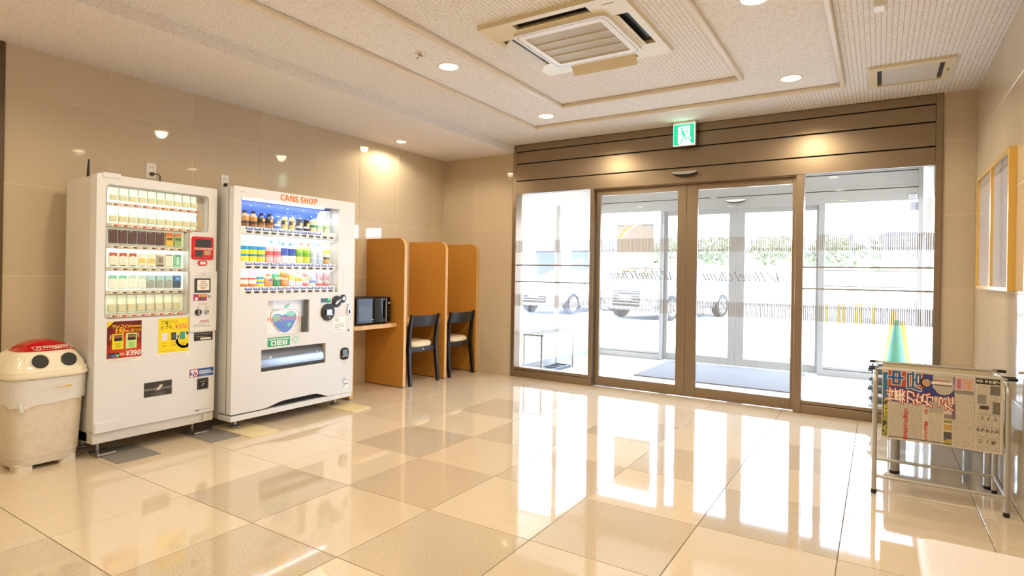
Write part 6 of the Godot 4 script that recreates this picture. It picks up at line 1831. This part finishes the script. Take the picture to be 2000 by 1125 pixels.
func outdoors():
	solo("ground", B.new().box(-60, -0.4, -90, 60, -0.02, -4.9), M.asphalt, "pale sunlit car park in front of the entrance", "ground", Vector3.ZERO, "", "structure")
	solo("facade", B.new().box(-8, 2.95, -5.3, 12, 3.25, ZB), M.white_side, "white roof slab over the lobby and the vestibule", "roof", Vector3.ZERO, "", "structure")
	# a wing of the building on the right, in its own shade
	var wing := thing("building", "pale grey building beyond the right window of the vestibule", "building", Vector3(3.80, 0, -11.0))
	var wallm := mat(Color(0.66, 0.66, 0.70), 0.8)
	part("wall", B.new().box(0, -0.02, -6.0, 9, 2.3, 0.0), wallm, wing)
	part("roof_edge", B.new().box(-0.06, 2.3, -6.1, 9.1, 2.42, 0.06), M.white_side, wing)
	part("gutter_line", B.new().box(0.05, 2.19, 0.0, 9, 2.205, 0.012), M.dark_grey, wing)
	part("wall_sign", B.new().box(0.30, 2.06, 0.0, 0.75, 2.11, 0.01), M.grey_bezel, wing)
	var lb := thing("building", "white neighbouring building with a flat canopy beyond the left window", "building", Vector3(-9.9, 0, -18.0))
	part("wall", B.new().box(-6, -0.02, -5, 4.6, 3.1, 0.0), mat(Color(0.80, 0.80, 0.83), 0.8), lb)
	part("canopy", B.new().box(-6, 3.1, -5, 5.2, 3.45, 1.2, 0.02), mat(Color(0.66, 0.68, 0.74), 0.7), lb)
	part("window", B.new().box(1.2, 1.1, 0.0, 2.4, 2.2, 0.03), mat(Color(0.2, 0.24, 0.3), 0.1), lb)
	part("window", B.new().box(2.9, 1.1, 0.0, 4.0, 2.2, 0.03), mat(Color(0.2, 0.24, 0.3), 0.1), lb)
	var sg := thing("road_sign", "small blue sign with a yellow triangle by the left building", "sign", Vector3(-2.99, 0, -11.2))
	part("post", B.new().tube([Vector3(0, -0.02, 0), Vector3(0, 3.0, 0)], 0.03, 10), M.steel, sg)
	part("panel", B.new().box(-0.16, 2.72, 0.03, 0.14, 3.02, 0.045, 0.004), mat(Color(0.16, 0.25, 0.6), 0.4), sg)
	var tr := B.new()
	tr.poly(PackedVector2Array([Vector2(-0.13, 2.75), Vector2(0.11, 2.75), Vector2(-0.13, 2.97)]), 0.046)
	part("triangle", tr, mat(Color(0.9, 0.75, 0.15), 0.4), sg)
	var pl := thing("lamp_post", "slim grey lamp post standing in the car park", "lamp post", Vector3(3.25, 0, -10.2))
	part("pole", B.new().tube([Vector3(0, -0.02, 0), Vector3(0, 5.5, 0)], [0.04, 0.034], 12), mat(Color(0.62, 0.64, 0.70), 0.4), pl)
	part("lamp_head", B.new().box(-0.1, 5.5, -0.1, 0.1, 5.6, 0.35, 0.02), M.dark_grey, pl)
	for i in 3:
		var x: float = [2.66, 3.07, 3.48][i]
		var hp := thing("hoop_barrier", ["white and yellow hoop barrier, leftmost of three by the lamp post", "middle white and yellow hoop barrier by the lamp post", "white and yellow hoop barrier nearest the grey building"][i], "barrier", Vector3(x, 0, -14.8), "hoop barriers")
		var pts := [Vector3(-0.15, -0.02, 0), Vector3(-0.15, 0.62, 0)]
		for k in 9:
			var a := PI - PI * (k + 1) / 10
			pts.append(Vector3(0.15 * cos(a), 0.62 + 0.17 * sin(a), 0))
		pts.append_array([Vector3(0.15, 0.62, 0), Vector3(0.15, -0.02, 0)])
		part("hoop", B.new().tube(pts, 0.035, 10), mat(Color(0.85, 0.84, 0.82), 0.4), hp)
		for s in [-0.15, 0.15]: part("yellow_sleeve", B.new().tube([Vector3(s, 0.0, 0), Vector3(s, 0.55, 0)], 0.038, 10), mat(Color(0.85, 0.6, 0.12), 0.5), hp)
	# hedge and trees at the back: clumps of leaves, each crown a thing of its own
	solo("retaining_wall", B.new().box(-30, -0.02, -25.4, 3.2, 1.75, -25.1, 0.02), mat(Color(0.85, 0.85, 0.85), 0.8), "long low white wall in front of the row of trees", "wall")
	rng.seed = 21
	for i in 13:
		var cx := -17.0 + i * 2.7
		var o := thing("tree", "sunlit green tree in the row at the back of the car park", "tree", Vector3(cx, -0.02, -27.0 - rng.randf() * 1.5), "trees along the car park")
		part("trunk", B.new().tube([Vector3(0, 0, 0), Vector3(0.05, 1.6, 0)], [0.12, 0.08], 8), mat(Color(0.3, 0.24, 0.18), 0.9), o)
		var lf := B.new()
		for k in 900:
			var d := Vector3(rng.randfn(), rng.randfn(), rng.randfn()).normalized() * pow(rng.randf(), 0.4)
			var c := Vector3(d.x * 1.33, 2.25 + d.y * 1.1 + rng.randf_range(-0.1, 0.1), d.z * 1.0)
			var a := Vector3(rng.randfn(), rng.randfn(), rng.randfn()).normalized() * 0.13
			var e := Vector3(rng.randfn(), rng.randfn(), rng.randfn()).normalized() * 0.13
			lf.quad(c - a, c - e, c + a, c + e)
		part("crown", lf, M.leaf if i % 2 else M.leaf_light, o).set_meta("kind", "stuff")
	rng.seed = 22
	car("silver sport utility car parked nose-on outside the left sliding door", Vector3(-1.60, -0.02, -14.0), deg_to_rad(-16), Color(0.80, 0.82, 0.85), 1.0, true)
	car("white car parked at the far left of the car park", Vector3(-4.9, -0.02, -14.0), deg_to_rad(-8), Color(0.88, 0.88, 0.88), 0.95, false)

func car(label: String, at: Vector3, yaw: float, paint: Color, k: float, suv: bool):      # nose towards +z
	var o := thing("car", label, "car", Transform3D(Basis(Vector3.UP, yaw).scaled(Vector3(k, k, k)), at))
	var pm := mat(paint, 0.25, 0.3)
	var rh := 1.62 if suv else 1.48
	var half := 0.92
	var secs := []
	# cross-sections from tail to nose: z, floor, shoulder, width factor
	for q in [[-2.25, 0.50, 0.90, 0.86], [-2.15, 0.36, 1.02, 0.95], [-1.5, 0.30, 1.06, 1.0], [0.0, 0.28, 1.04, 1.0], [0.9, 0.28, 1.02, 1.0], [1.7, 0.30, 0.96, 0.98], [2.1, 0.34, 0.86, 0.90], [2.25, 0.42, 0.72, 0.80]]:
		var w: float = half * q[3]
		var r := []
		for p in [[-0.90, 0.0], [-1.0, 0.25], [-1.0, 0.70], [-0.93, 0.92], [-0.80, 1.0], [0.80, 1.0], [0.93, 0.92], [1.0, 0.70], [1.0, 0.25], [0.90, 0.0]]:
			r.append(Vector3(p[0] * w, lerp(q[1], q[2], p[1]), q[0]))
		secs.append(r)
	part("body", B.new().loft(secs), pm, o)
	var g := mat(Color(0.42, 0.46, 0.52), 0.05)
	var cab := []
	for q in [[0.98, 1.0, -2.0, 1.15], [1.25, 0.94, -1.85, 0.80], [rh - 0.08, 0.83, -1.65, 0.30], [rh, 0.74, -1.45, 0.10]]:
		var w: float = half * q[1]
		cab.append([Vector3(w, q[0], q[3]), Vector3(w, q[0], q[2]), Vector3(-w, q[0], q[2]), Vector3(-w, q[0], q[3])])
	part("cabin_glass", B.new().loft([cab[0], cab[1], cab[2]], false), g, o)
	part("roof", B.new().loft([cab[2], cab[3]]), pm, o)
	for s in [-1, 1]:
		for z in [0.80, -0.55, -1.72]:
			var a := Vector3(s * half * 0.985, 1.0, z)
			var c := Vector3(s * half * 0.84, rh - 0.06, z - 0.55 if z > 0.5 else z + 0.12)
			part("pillar", B.new().tube([a, c], 0.04, 6), pm, o)
		for z in [1.38, -1.38]:
			var wl := thing_part("wheel", o)
			wl.transform = Transform3D(Basis(Vector3(0, 0, 1), -PI / 2 * s), Vector3(s * (half - 0.2), 0.355, z))
			part("tyre", B.new().lathe([[0.22, 0.0], [0.33, 0.0], [0.355, 0.03], [0.355, 0.19], [0.33, 0.22], [0.24, 0.22]], 28), M.black, wl)
			part("rim", B.new().lathe([[0.24, 0.20], [0.20, 0.17], [0.05, 0.19], [0.0, 0.19]], 24), M.alu, wl)
			for i in 5:
				var d := Vector3(cos(TAU * i / 5), 0, sin(TAU * i / 5))
				part("spoke", B.new().tube([d * 0.04 + Vector3(0, 0.2, 0), d * 0.23 + Vector3(0, 0.205, 0)], 0.022, 6), M.alu, wl)
		part("headlamp", B.new().box(s * 0.66 - 0.14, 0.66, 2.08, s * 0.66 + 0.14, 0.80, 2.2, 0.03), mat(Color(0.85, 0.88, 0.92), 0.08, 0.3), o)
		part("mirror", B.new().box(s * 0.98 - 0.09, 1.02, 0.62, s * 0.98 + 0.09, 1.16, 0.78, 0.03), pm, o)
	var gr := thing_part("grille", o)
	part("grille_back", B.new().box(-0.46, 0.36, 2.2, 0.46, 0.82 if suv else 0.6, 2.262, 0.01), M.black, gr)
	for i in 5 if suv else 3: part("grille_bar", B.new().box(-0.45, 0.45 + i * 0.078, 2.262, 0.45, 0.475 + i * 0.078, 2.28), M.chrome, gr)
	part("licence_plate", B.new().box(-0.20, 0.54, 2.28, 0.20, 0.70, 2.295, 0.004), mat(Color(0.95, 0.95, 0.93), 0.4), o)
	part("bumper", B.new().box(-0.82, 0.28, 2.12, 0.82, 0.42, 2.27, 0.05), mat(paint.darkened(0.2), 0.4), o)
